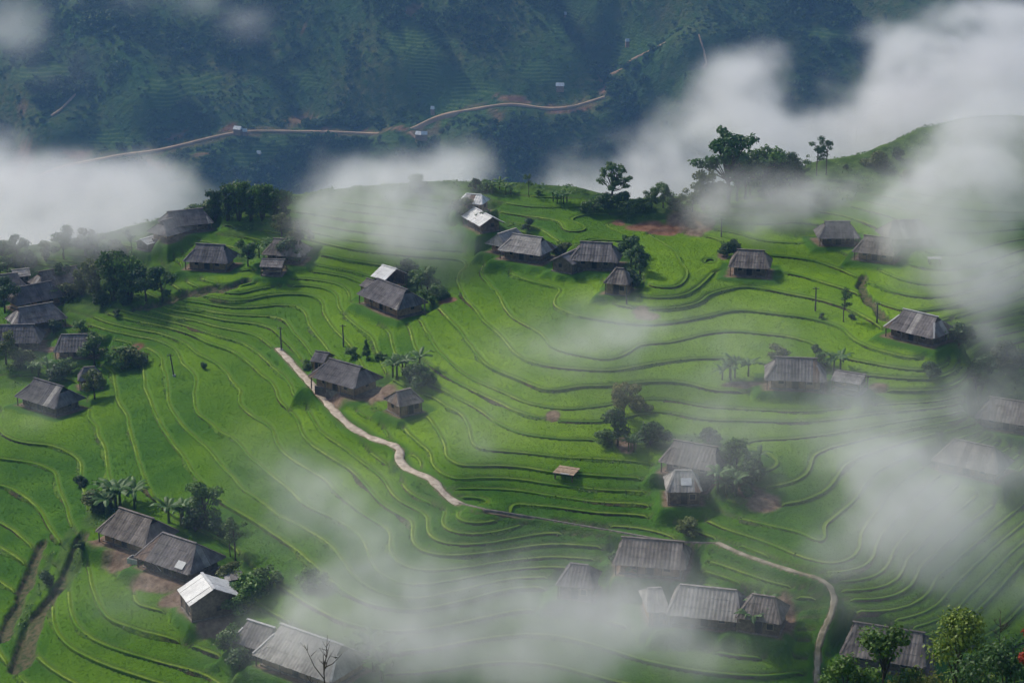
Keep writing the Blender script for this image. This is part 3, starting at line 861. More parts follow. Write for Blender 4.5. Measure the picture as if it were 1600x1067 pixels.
# ------------------------------------------------------------------ footpaths, and a dark strip for a terrace edge's shadow
for i, (W3, wd) in enumerate(paths):
    v = []; f = []
    for k, p in enumerate(W3):
        a = W3[max(k - 1, 0)]; b = W3[min(k + 1, len(W3) - 1)]
        d = (b - a)[:2]; d = d / np.linalg.norm(d); nrm = np.array([-d[1], d[0]])
        w = wd * (0.95 + 0.6 * vnoise(np.array([k * 0.3]), np.array([i * 7.7]))[0]) / 2
        for s in (-1, -0.5, 0, 0.5, 1):
            q = p[:2] + nrm * w * s
            v.append((q[0], q[1], p[2] + 0.03 * (1 - s * s) - 0.02))
        for s in (-1, 1):
            q = p[:2] + nrm * w * s
            v.append((q[0], q[1], p[2] - 0.4))
    for k in range(len(W3) - 1):
        o = k * 7
        for s in range(4):
            f.append((o + s, o + s + 7, o + s + 8, o + s + 1))
        f.append((o + 5, o + 12, o + 7, o)); f.append((o + 4, o + 11, o + 13, o + 6))
    tag(link('footpath', new_mesh('footpath', v, f, M['path'] if wd > 1.2 else M['faint_path'] if wd > .5 else M['stone'], True)), ['pale dirt path winding down the middle of the terraces', 'thin pale path at the lower right', 'thin dark strip standing in for the shadow line of a terrace edge'][i], kind='structure')  # the third strip is edge shadow put in as dark stone colour

# ------------------------------------------------------------------ houses
def corr_sheet(pts_lo, pts_hi, nrm, up, laps=3, ripple=0.045):
    """one run of corrugated sheet: rows from the eave points to the top points, with stepped laps"""
    v = []; f = []
    nC = len(pts_lo)
    rows = []
    for l in range(laps):
        rows += [(l / laps, 0.05), ((l + 1) / laps, 0.012)]
    for (t, off) in rows:
        for i in range(nC):
            p = pts_lo[i].lerp(pts_hi[i], t)
            o = off + (ripple if i % 2 else 0.0)
            v.append(p + nrm * o)
    nR = len(rows)
    for r in range(nR - 1):
        for i in range(nC - 1):
            a = r * nC + i
            f.append((a, a + 1, a + 1 + nC, a + nC))
    return v, f

def roof_faces(L, W, RL, z0, z1):
    """slopes: (name, eave a, eave b, ridge a, ridge b)"""
    l, w, r = L / 2, W / 2, RL / 2
    return [
        (Vector((-l, -w, z0)), Vector((l, -w, z0)), Vector((-r, 0, z1)), Vector((r, 0, z1))),
        (Vector((l, w, z0)), Vector((-l, w, z0)), Vector((r, 0, z1)), Vector((-r, 0, z1))),
        (Vector((l, -w, z0)), Vector((l, w, z0)), Vector((r, 0, z1)), Vector((r, 0, z1))),
        (Vector((-l, w, z0)), Vector((-l, -w, z0)), Vector((-r, 0, z1)), Vector((-r, 0, z1))),
    ]

def make_house(h, k):
    rnd = random.Random(100 + k)
    small = h['name'] != 'farmhouse'
    gable = h['style'] == 'gable'
    RL = h['R'] + (1.0 if gable else 0)
    L = RL + 2 * h['inset']
    W = h['W']
    wh, rise = h['wh'], h['rise']
    ang = h['ang']
    if math.cos(ang) < 0: ang += math.pi
    root = empty(h['name'], (h['x'], h['y'], h['z']), ang)
    tag(root, h['label'], {'farmhouse': 'house', 'shed': 'shed', 'hut': 'hut', 'granary': 'granary'}[h['name']])
    root['group'] = 'houses and sheds of the village'
    ov = 0.95 if not small else 0.4           # eaves overhang
    bl, bw = L - 2 * ov, W - 2 * ov
    # stone plinth
    m = MB(); m.box((0, 0, -1.2), (bl + 0.5, bw + 0.5, 2.7)); m.build('plinth', M['stone'], root)
    wm = M['earth_wall'] if (h['label'].find('red') >= 0 or h['label'].find('earth') >= 0 or k % 3 == 0) else M['wood']
    z0 = wh; z1 = wh + rise
    raised = h['name'] == 'granary' or 'open' in h['label'].split()
    t = 0.18
    zb = 0.17
    if not raised:
        # four walls butted end to end, sub-divided so that the wall top follows gables
        def wall(pts, thick, nm='wall'):
            a, b = Vector(pts[0]), Vector(pts[1])
            n = Vector((-(b - a).y, (b - a).x, 0)).normalized() * thick
            ring = [a, b] + [Vector(p) for p in pts[2:]]
            vv = [tuple(p) for p in ring] + [tuple(p + n) for p in ring]
            q = len(ring)
            ff = [tuple(range(q)), tuple(range(2 * q - 1, q - 1, -1))]
            for i in range(q):
                j = (i + 1) % q
                ff.append((j, i, i + q, j + q))
            return link(nm, new_mesh(nm, vv, ff, wm), root)
        x, y = bl / 2, bw / 2
        ztop = z0 + 0.25
        wf = wall([(-x, -y, zb), (x, -y, zb), (x, -y, ztop), (-x, -y, ztop)], t)
        wall([(x, y, zb), (-x, y, zb), (-x, y, ztop), (x, y, ztop)], t)
        gz1 = z1 - 0.25
        e1 = [(x, -y + t, zb), (x, y - t, zb), (x, y - t, ztop)] + ([(x, 0, gz1)] if gable else []) + [(x, -y + t, ztop)]
        e2 = [(-x, y - t, zb), (-x, -y + t, zb), (-x, -y + t, ztop)] + ([(-x, 0, gz1)] if gable else []) + [(-x, y - t, ztop)]
        wall(e1, t); wall(e2, t)
        # door and windows in the long front wall
        nw = 1 if small else 2
        d = MB(); d.box((0.0, -y - 0.012, zb + 0.95), (1.0, 0.10, 1.9))
        door = d.build('door', M['dark'], root)
        fr = MB()
        for sx in (-0.58, 0.58): fr.box((sx, -y - 0.03, zb + 1.0), (0.12, 0.16, 2.0))
        fr.box((0, -y - 0.03, zb + 2.02), (1.28, 0.16, 0.10))
        fr.build('door_frame', M['wood'], door)
        for sgn in ((-1, 1) if not small else (1,)):
            cx = sgn * bl * 0.29
            wmb = MB(); wmb.box((cx, -y - 0.012, 1.35), (0.85, 0.10, 0.8)); wi = wmb.build('window', M['dark'], root)
            fm = MB()
            for sx in (-0.48, 0.48): fm.box((cx + sx, -y - 0.03, 1.35), (0.10, 0.15, 1.0))
            fm.box((cx, -y - 0.03, 1.82), (0.84, 0.14, 0.09)); fm.box((cx, -y - 0.03, 0.9), (0.84, 0.16, 0.09))
            fm.build('frame', M['plank'], wi)
        # boards at the gable end
        for sx in (-1, 1):
            ew = MB(); ew.box((sx * (x + 0.012), bw * 0.1, 1.35), (0.10, 0.7, 0.7)); ew.build('window', M['dark'], root)
    else:
        x, y = bl / 2, bw / 2
        fl = MB(); fl.box((0, 0, 1.05), (bl + .2, bw + .2, 0.14)); fl.build('floor_deck', M['plank'], root)
        bk = MB(); bk.box((0, y - 0.06, (1.12 + z0) / 2), (bl - 0.3, 0.1, z0 - 1.12)); bk.build('wall', M['wood'], root)
        sd = MB(); sd.box((-x + 0.06, 0, (1.12 + z0) / 2), (0.1, bw - 0.3, z0 - 1.12)); sd.build('wall', M['wood'], root)
        rl = MB(); rl.box((0, -y + 0.05, 1.7), (bl - 0.3, 0.08, 0.08)); rl.build('rail', M['wood'], root)
    # posts carrying the eaves
    px = [-(L / 2 - 0.35), -(L / 6), L / 6, L / 2 - 0.35] if not small else [-(L / 2 - .25), L / 2 - .25]
    for sx in px:
        for sy in ((-1,) if not raised else (-1, 1)):
            p = MB(); p.box((sx, sy * (W / 2 - 0.3), (z0 + zb) / 2 - 0.3), (0.16, 0.16, z0 + 0.6 - zb)); p.build('post', M['wood'], root)
    # roof: deck with rows of sheets, ridge and hip caps
    faces = roof_faces(L, W, RL, z0, z1)
    if gable: faces = faces[:2]
    dv = []; df = []
    if gable:
        for x_ in (-L / 2, L / 2):
            dv += [(x_, -W / 2, z0), (x_, 0, z1), (x_, W / 2, z0), (x_, W / 2 - .1, z0 - 0.12), (x_, 0, z1 - 0.16), (x_, -W / 2 + .1, z0 - 0.12)]
        for i in range(6):
            j = (i + 1) % 6
            df.append((i, j, j + 6, i + 6))
        df += [(5, 4, 1, 0), (4, 3, 2, 1), (6, 7, 10, 11), (7, 8, 9, 10)]
    else:
        l, w, r = L / 2, W / 2, RL / 2
        dv = [(-l, -w, z0), (l, -w, z0), (l, w, z0), (-l, w, z0), (-r, 0, z1), (r, 0, z1)]
        dv += [(-l + .1, -w + .1, z0 - .12), (l - .1, -w + .1, z0 - .12), (l - .1, w - .1, z0 - .12), (-l + .1, w - .1, z0 - .12)]
        df = [(0, 1, 5, 4), (1, 2, 5), (2, 3, 4, 5), (3, 0, 4), (1, 0, 6, 7), (2, 1, 7, 8), (3, 2, 8, 9), (0, 3, 9, 6), (9, 8, 7, 6)]
    roof = link('roof', new_mesh('roof', dv, df, M['wood']), root)
    rmat = M[h['rm']]
    gab = 1.0
    if not gable and not small and k % 5 != 1:
        gab = 0.62 + 0.14 * rnd.random()              # hip ends stop short below a little gable
        for sx in (-1, 1):
            xg = sx * (RL / 2 + (1 - gab) * h['inset'] - 0.06); hw = W / 2 * (1 - gab); zg = z0 + rise * gab
            b = MB(); b.v = [(xg, -hw, zg), (xg, hw, zg), (xg, 0, z1), (xg - sx * .1, -hw, zg), (xg - sx * .1, hw, zg), (xg - sx * .1, 0, z1)]
            b.f = [(0, 1, 2), (5, 4, 3), (0, 3, 4, 1), (1, 4, 5, 2), (2, 5, 3, 0)]
            b.build('gable_board', M['dark'], roof)
    for (ea, eb, ra, rb) in faces:
        wdt = (eb - ea).length
        nrm = (eb - ea).cross((ra + rb) / 2 - (ea + eb) / 2).normalized()
        up = ((ra + rb) / 2 - (ea + eb) / 2)
        n = max(2, int(round(wdt / 1.12)))
        for c in range(n):
            u0, u1 = c / n, (c + 1) / n
            lo = []; hi = []
            inset_a = (ra - ea).dot((eb - ea).normalized()); inset_b = (eb - rb).dot((eb - ea).normalized())
            for q in range(5):
                u = u0 + (u1 - u0) * q / 4
                s = u * wdt
                tt = 1.0
                end = (ra - rb).length < .01
                for ins, dist in ((inset_a, s), (inset_b, wdt - s)):
                    if ins > 0.01 and dist < ins:
                        q_ = dist / ins
                        tt = min(tt, q_ if (q_ < gab or end) else 1.0)
                if end: tt = min(tt, gab)
                tt = max(0.0, min(1.0, tt))
                base = ea.lerp(eb, u)
                lo.append(base - up * (0.03 + 0.012 * rnd.random())); hi.append(base + up * (tt * 0.995))
            jig = nrm * rnd.uniform(0, 0.05)
            tilt = rnd.uniform(-0.04, 0.04)
            lo = [p + jig + nrm * tilt for p in lo]; hi = [p + jig for p in hi]
            v, f = corr_sheet(lo, hi, nrm, up, 3)
            sm_ = rmat
            if rnd.random() < 0.07: sm_ = M['roof_light'] if rnd.random() < .6 else M['roof_rust']
            link('roof_sheet', new_mesh('roof_sheet', v, f, sm_), roof)
    light = 'white ridge' in h['label'] or 'largest pale' in h['label']
    cm = M['ridge_light'] if light else rmat
    def cap(a, b, nm, wd):
        mb = MB(); mb.bar(a, b, wd, 0.10); return mb.build(nm, cm, roof)
    rg = RL / 2 + ((1 - gab) * h['inset'] if not gable else 0) + .1
    cap((-rg, 0, z1 + .09), (rg, 0, z1 + .09), 'ridge_cap', 0.42)
    if not gable:
        for sx in (-1, 1):
            for sy in (-1, 1):
                cap((sx * (RL / 2 + (1 - gab) * h['inset']), sy * W / 2 * (1 - gab), z0 + rise * gab + .08), (sx * (L / 2 - .02), sy * (W / 2 - .02), z0 + .09), 'hip_cap', 0.34)
    # a pale replacement sheet where the photo shows one
    if 'white sheet patch' in h['label'] or 'collapsed' in h['label']:
        ea, eb, ra, rb = faces[0]
        nrm = (eb - ea).cross(ra - ea).normalized()
        c = ea.lerp(eb, 0.62 if 'white' in h['label'] else 0.86).lerp((ra + rb) / 2, 0.45 if 'white' in h['label'] else 0.2) + nrm * 0.16
        q = nrm.to_track_quat('Z', 'Y').to_matrix()
        mb = MB(); mb.box(c, (1.6, 1.3, 0.05), q); mb.build('patch_sheet', M['metal'], roof)
    return root
for k, h in enumerate(hs_spec):
    make_house(h, k)

# small plank platform in the field
p = hit(885, 746)
pr = tag(empty('plank_platform', (p[0], p[1], p[2]), R(-22)), 'small weathered plank platform standing alone in the field', 'platform')
for i in range(4):
    m = MB(); m.box((0, -1.2 + i * 0.8, 0.95 + 0.03 * (i % 2)), (3.4, 0.72, 0.10)); m.build('plank', M['plank'], pr)
for sx in (-1.4, 1.4):
    for sy in (-1.2, 1.2):
        m = MB(); m.box((sx, sy, 0.15), (0.16, 0.16, 1.46)); m.build('leg', M['wood'], pr)
m = MB(); m.box((0.3, -1.55, 1.05), (1.3, 0.35, 0.08)); m.build('loose_board', M['ridge_light'], pr)

# power poles
for (u, v, hp, lab) in [(440, 549, 36, 'grey power pole at the upper end of the pale path'), (537, 543, 34, 'grey power pole above the earth walled house'),
                        (272, 588, 34, 'leaning power pole among the left terraces'), (1274, 487, 36, 'power pole left of the lone little tree on the right slope'),
                        (1370, 507, 32, 'power pole left of the house with white ridge lines'), (664, 493, 24, 'short pole at the right corner of the brick red house'), (979, 478, 26, 'thin pole below the small brown hut'), (1127, 372, 28, 'thin pole near the ploughed soil on the ridge')]:
    p = hit(u, v)
    hm = hp * np.linalg.norm(p - np.array([0, 0, CAM_Z])) / FPX / 0.93
    r = tag(empty('power_pole', tuple(p)), lab, 'pole', 'power poles in the terraces')
    m = MB(); lean = 0.12 if 'leaning' in lab else 0.02
    m.tube([(0, 0, -0.5), (-lean * hm * .5, 0, hm * .5), (-lean * hm, 0, hm)], [0.16, 0.14, 0.11], 8); m.build('post', M['pole'], r)
    if hm > 3.5:
        m = MB(); m.box((-lean * hm * .94, -0.16, hm * 0.94), (1.1, 0.09, 0.10)); m.build('crossarm', M['pole'], r)
        for sx in (-0.45, 0.45):
            m = MB(); m.tube([(-lean * hm * .94 + sx, -0.16, hm * .94 + .04), (-lean * hm * .94 + sx, -0.16, hm * .94 + .24)], [0.06, 0.04], 6); m.build('insulator', M['ridge_light'], r)
    if 'leaning' in lab or 'upper end' in lab:
        m = MB(); m.box((0, 0, 0.1), (0.5, 0.5, 0.5)); m.build('footing', M['ridge_light'], r)

# things lying in the yards
def yard_box(name, u, v, s, rz, mat, lab, cat, zoff=0.0):
    p = hit(u, v)
    o = tag(empty(name, (p[0], p[1], p[2] + zoff), R(rz)), lab, cat)
    return o
p = hit(211, 880); t_ = tag(empty('water_tank', tuple(p), R(-25)), 'square grey water tank in the yard of the two joined houses', 'tank')
m = MB(); m.box((0, -.65, .35), (1.9, .12, .9)); m.box((0, .65, .35), (1.9, .12, .9)); m.box((-.89, 0, .35), (.12, 1.18, .9)); m.box((.89, 0, .35), (.12, 1.18, .9)); m.build('tank_wall', M['ridge_light'], t_)
m = MB(); m.box((0, 0, .3), (1.64, 1.16, .5)); m.build('water', M['dark'], t_)
p = hit(245, 893); t_ = tag(empty('bamboo_rail', tuple(p), R(-62)), 'long pale bamboo rail along the brown yard', 'rail')
m = MB(); m.tube([(-2.2, 0, 1.0), (2.2, 0, 1.0)], [.06, .05], 6); m.build('rail', M['ridge_light'], t_)
for sx in (-1.9, 1.9):
    m = MB(); m.tube([(sx, 0, -.3), (sx, 0, 1.0)], [.06, .05], 6); m.build('post', M['wood'], t_)
p = hit(365, 915); t_ = tag(empty('lean_to', tuple(p), R(18)), 'low pale lean-to of loose sheets right of the white roofed hut', 'shed')
for i in range(3):
    m = MB(); m.box((-.9 + i * .95, 0, 1.5 + .05 * i), (.9, 2.0, .06), Matrix.Rotation(R(12), 3, 'X')); m.build('roof_sheet', M['roof_light'], t_)
for sx in (-1.2, 1.2):
    for sy in (-.8, .8):
        m = MB(); m.box((sx, sy, .55), (.12, .12, 1.8)); m.build('post', M['wood'], t_)
p = hit(822, 393); t_ = tag(empty('laundry_rack', tuple(p), R(5)), 'laundry rack with pale cloths before the pale hip roofed house', 'laundry rack')
m = MB(); m.tube([(-2.4, 0, 1.3), (2.4, 0, 1.3)], [.05, .05], 6); m.build('rail', M['wood'], t_)
for sx in (-2.2, 0, 2.2):
    m = MB(); m.tube([(sx, 0, -.3), (sx, 0, 1.3)], [.06, .05], 6); m.build('post', M['wood'], t_)
for i in range(6):
    m = MB(); hh = .6 + .4 * random.random()
    m.box((-1.9 + i * .74, -.02, 1.32 - hh / 2), (.55, .14, hh)); m.build('cloth', [M['ridge_light'], M['metal'], M['plank']][i % 3], t_)
p = hit(840, 410); t_ = tag(empty('drying_platform', tuple(p), R(-10)), 'small pinkish drying platform below the pale hip roofed house', 'platform')
for i in range(3):
    m = MB(); m.box((0, -.7 + .7 * i, .95), (2.4, .64, .1)); m.build('plank', M['plank'], t_)
for sx in (-1, 1):
    for sy in (-.8, .8):
        m = MB(); m.box((sx, sy, .3), (.14, .14, 1.2)); m.build('leg', M['wood'], t_)
p = hit(1460, 412); t_ = tag(empty('stilt_platform', tuple(p), R(0)), 'tiny pale platform on a mound below the misty houses', 'platform')
m = MB(); m.box((0, 0, 1.0), (2.6, 1.6, .12)); m.build('deck', M['ridge_light'], t_)
for sx in (-1, 1):
    for sy in (-.6, .6):
        m = MB(); m.box((sx, sy, .3), (.14, .14, 1.27)); m.build('leg', M['wood'], t_)

# ------------------------------------------------------------------ vegetation: prototype meshes shared by copies
def leaf_quads(centers, normals, size, rnd, aspect=1.7, droop=0.0):
    """one bent quad per leaf"""
    n = len(centers)
    V = np.zeros((n, 4, 3)); 
    for i in range(n):
        nn = normals[i] / (np.linalg.norm(normals[i]) + 1e-9)
        a = rnd.normal(size=3); a -= nn * a.dot(nn); a /= np.linalg.norm(a) + 1e-9
        a[2] -= droop; a /= np.linalg.norm(a)
        b = np.cross(nn, a); b /= np.linalg.norm(b) + 1e-9
        s = size * (0.65 + 0.7 * rnd.random())
        c = centers[i]
        V[i, 0] = c - a * s * .5; V[i, 1] = c + b * s / aspect * .5 + nn * s * .08
        V[i, 2] = c + a * s * .5; V[i, 3] = c - b * s / aspect * .5 + nn * s * .08
    return V.reshape(-1, 3), np.arange(n * 4).reshape(n, 4)

def crown_mesh(name, clumps, per, leaf, seed, mat, squash=0.75, shell=0.55, droop=0.2):
    """clumps: list of (centre, radius)"""
    rnd = np.random.default_rng(seed)
    C = []; Nn = []
    for (c, r) in clumps:
        k = int(per * r * r)
        d = rnd.normal(size=(k, 3)); d /= np.linalg.norm(d, axis=1)[:, None]
        rad = r * (shell + (1 - shell) * rnd.random(k)) * (0.8 + 0.4 * rnd.random(k))
        p = d * rad[:, None]; p[:, 2] *= squash
        C.append(np.array(c) + p)
        nn = d + rnd.normal(size=(k, 3)) * 0.55; nn[:, 2] += 0.5
        Nn.append(nn)
    C = np.concatenate(C); Nn = np.concatenate(Nn)
    V, F = leaf_quads(C, Nn, leaf, rnd, 1.6, droop)
    return fast_mesh(name, V, F, mat)

def limb_mesh(name, trunk, limbs, mat):
    m = MB()
    m.tube(trunk[0], trunk[1], 7)
    for pts, rad in limbs:
        m.tube(pts, rad, 5)
    return m.mesh(name, mat, True)

def tree_proto(kind, seed, mat):
    """unit-height tree: returns list of (part name, mesh); height ~10 m"""
    rnd = random.Random(seed)
    limbs = []; clumps = []
    if kind == 'broad':          # rounded, uneven crown
        top = 5.2
        trunk = ([(0, 0, -.6), (.1, .05, 1.5), (-.1, .1, 3.2), (.1, 0, top)], [.32, .26, .2, .1])
        for i in range(15):
            a = rnd.uniform(0, 6.28); r = rnd.uniform(1.0, 3.3); z = rnd.uniform(3.6, 9.0) - 0.25 * r
            p = (math.cos(a) * r * (1.25 - z / 20), math.sin(a) * r * (1.25 - z / 20), z)
            clumps.append((p, rnd.uniform(1.0, 1.75)))
            limbs.append(([(0, 0, rnd.uniform(2.2, top - .5)), (p[0] * .5, p[1] * .5, p[2] * .75), p], [.11, .07, .03]))
        cr = crown_mesh('crown', clumps, 62, 0.62, seed, mat)
    elif kind == 'spread':       # wide spreading crown with bare spots
        top = 4.5
        trunk = ([(0, 0, -.6), (.2, 0, 1.6), (0, .1, 3.0), (.2, 0, top)], [.36, .3, .22, .12])
        for i in range(34):
            a = rnd.uniform(0, 6.28); r = rnd.uniform(.6, 4.6); z = 9.2 - 0.11 * r * r + rnd.uniform(-4.2, .6)
            p = (math.cos(a) * r, math.sin(a) * r * .8, max(z, 2.6))
            clumps.append((p, rnd.uniform(.6, 1.2)))
            limbs.append(([(0, 0, rnd.uniform(2.4, top)), (p[0] * .5, p[1] * .5, p[2] * .78), p], [.13, .08, .03]))
        cr = crown_mesh('crown', clumps, 80, 0.52, seed, mat, 0.6)
    elif kind == 'slim':         # tall thin tree with a few tufts
        top = 8.2
        trunk = ([(0, 0, -.6), (.15, 0, 3), (-.1, .1, 6), (.1, 0, top)], [.22, .18, .12, .06])
        for i in range(11):
            a = rnd.uniform(0, 6.28); z = rnd.uniform(4.8, 9.6); r = rnd.uniform(.3, 2.0)
            p = (math.cos(a) * r, math.sin(a) * r, z)
            clumps.append((p, rnd.uniform(.6, 1.1)))
            limbs.append(([(0, 0, z - 1.2), p], [.07, .03]))
        cr = crown_mesh('crown', clumps, 85, 0.46, seed, mat, 0.7)
    elif kind == 'bamboo':       # plume-like grove clump
        top = 6.0
        trunk = ([(0, 0, -.6), (.1, 0, 2.5), (.3, .1, top)], [.12, .1, .05])
        for i in range(17):
            a = rnd.uniform(0, 6.28); r = rnd.uniform(.3, 2.0)
            for j in range(3):
                z = 2.6 + j * 2.3 + rnd.uniform(-.5, .7); rr = r * (0.4 + z / 10)
                clumps.append(((math.cos(a) * rr, math.sin(a) * rr, z), rnd.uniform(.65, 1.1)))
            limbs.append(([(math.cos(a) * .3, math.sin(a) * .3, -.4), (math.cos(a) * r * .6, math.sin(a) * r * .6, 5), (math.cos(a) * r * 1.1, math.sin(a) * r * 1.1, 8.5)], [.06, .05, .02]))
        cr = crown_mesh('crown', clumps, 46, 0.6, seed, mat, 1.0, 0.4, 0.8)
    elif kind == 'cone':
        trunk = ([(0, 0, -.6), (0, 0, 4), (0, 0, 9)], [.2, .14, .05])
        for i in range(24):
            z = rnd.uniform(.8, 9.4); r = (1 - z / 10) * 2.6; a = rnd.uniform(0, 6.28)
            clumps.append(((math.cos(a) * r * .7, math.sin(a) * r * .7, z), .5 + r * .3))
        cr = crown_mesh('crown', clumps, 95, 0.55, seed, mat)
    else:                        # bush, about as wide as tall
        trunk = ([(0, 0, -.6), (0, 0, 2.0), (.2, 0, 4.5)], [.25, .18, .08])
        for i in range(13):
            a = rnd.uniform(0, 6.28); r = rnd.uniform(0, 4.2); z = 1.6 + rnd.uniform(0, 6.2) * (1 - (r / 5.2) ** 2)
            clumps.append(((math.cos(a) * r, math.sin(a) * r, z), rnd.uniform(1.3, 2.3)))
            limbs.append(([(0, 0, .5), (math.cos(a) * r * .8, math.sin(a) * r * .8, z * .9)], [.1, .03]))
        cr = crown_mesh('crown', clumps, 42, 0.85, seed, mat)
    return [('trunk', limb_mesh('trunk', trunk, limbs, M['bark'])), ('crown', cr)]

def banana_proto(seed, n_stem=3, palm=False):
    """clump of stems with long arching leaves; about 4 m tall; each leaf its own mesh"""
    rnd = random.Random(seed)
    parts = []
    stems = MB()
    for s in range(n_stem):
        bx, by = (rnd.uniform(-1.1, 1.1), rnd.uniform(-1.1, 1.1)) if n_stem > 1 else (0, 0)
        hh = rnd.uniform(1.3, 2.2)
        stems.tube([(bx, by, -.4), (bx, by, hh * .6), (bx, by, hh)], [.16, .14, .1], 7)
        k = 9
        for i in range(k):
            a = 6.28 * i / k + rnd.uniform(-.3, .3)
            ln = rnd.uniform(1.7, 2.5); up = rnd.uniform(.5, 1.25)
            wdt = rnd.uniform(.24, .36)
            v = []; f = []
            segs = 6
            for q in range(segs + 1):
                t = q / segs
                x = ln * (t - 0.12 * t * t); z = hh + ln * (math.sin(up) * t * 1.25 - 1.15 * t * t * (0.55 + .3 * rnd.random() * .3))
                w = wdt * math.sin(math.pi * min(1, .12 + .86 * t)) ** .6 * (1 if t < .95 else .3)
                px, py = bx + math.cos(a) * x, by + math.sin(a) * x
                ox, oy = -math.sin(a) * w, math.cos(a) * w
                v += [(px - ox, py - oy, z - .10), (px, py, z), (px + ox, py + oy, z - .10)]
            for q in range(segs):
                o = q * 3
                f += [(o, o + 3, o + 4, o + 1), (o + 1, o + 4, o + 5, o + 2)]
            parts.append(('leaf', new_mesh('leaf', v, f, M['banana'])))
    return [('stem', stems.mesh('stem', M['leaf_olive'], True))] + parts

PROTO = {}
for kd, mats in (('broad', ('leaf', 'leaf_dark', 'leaf_olive', 'leaf_autumn')), ('spread', ('leaf', 'leaf_dark')), ('slim', ('leaf', 'leaf_dark')), ('bamboo', ('leaf', 'leaf_dark', 'leaf_olive')), ('cone', ('leaf_dark',)), ('bush', ('leaf', 'leaf_dark', 'leaf_olive'))):
    for mt in mats:
        for s in range(2):
            PROTO[(kd, mt, s)] = tree_proto(kd, 31 * s + len(PROTO) * 7 + 5, M[mt])
for s in range(3):
    PROTO[('banana', s)] = banana_proto(60 + s, 2 + s % 2)
NAME = {'broad': 'broadleaf_tree', 'spread': 'spreading_tree', 'slim': 'slender_tree', 'bamboo': 'bamboo_clump', 'cone': 'conical_tree', 'bush': 'leafy_bush', 'banana': 'banana_plant'}
CATN = {'broad': 'tree', 'spread': 'tree', 'slim': 'tree', 'bamboo': 'bamboo', 'cone': 'tree', 'bush': 'bush', 'banana': 'banana plant'}
n_pl = 0
def plant(kind, u, v, hpx, label, mat='leaf', group=None, wide=1.0, p=None):
    """foot of the plant at photo pixel (u, v), hpx pixels tall"""
    global n_pl
    if p is None:
        p = hit(u, v)
    hm = hpx * np.linalg.norm(p - np.array([0, 0, CAM_Z])) / FPX / 0.94
    rnd = random.Random(900 + n_pl)
    s = hm / (3.7 if kind == 'banana' else 9.8 if kind != 'bush' else 9.0)
    o = empty(NAME[kind], (p[0], p[1], p[2] - .05), rnd.uniform(0, 6.28))
    o.scale = (s * wide, s * wide, s)
    tag(o, label, CATN[kind], group)
    key = ('banana', n_pl % 3) if kind == 'banana' else (kind, mat, n_pl % 2)
    for nm, me in PROTO[key]:
        link(nm, me, o)
    n_pl += 1
    return o

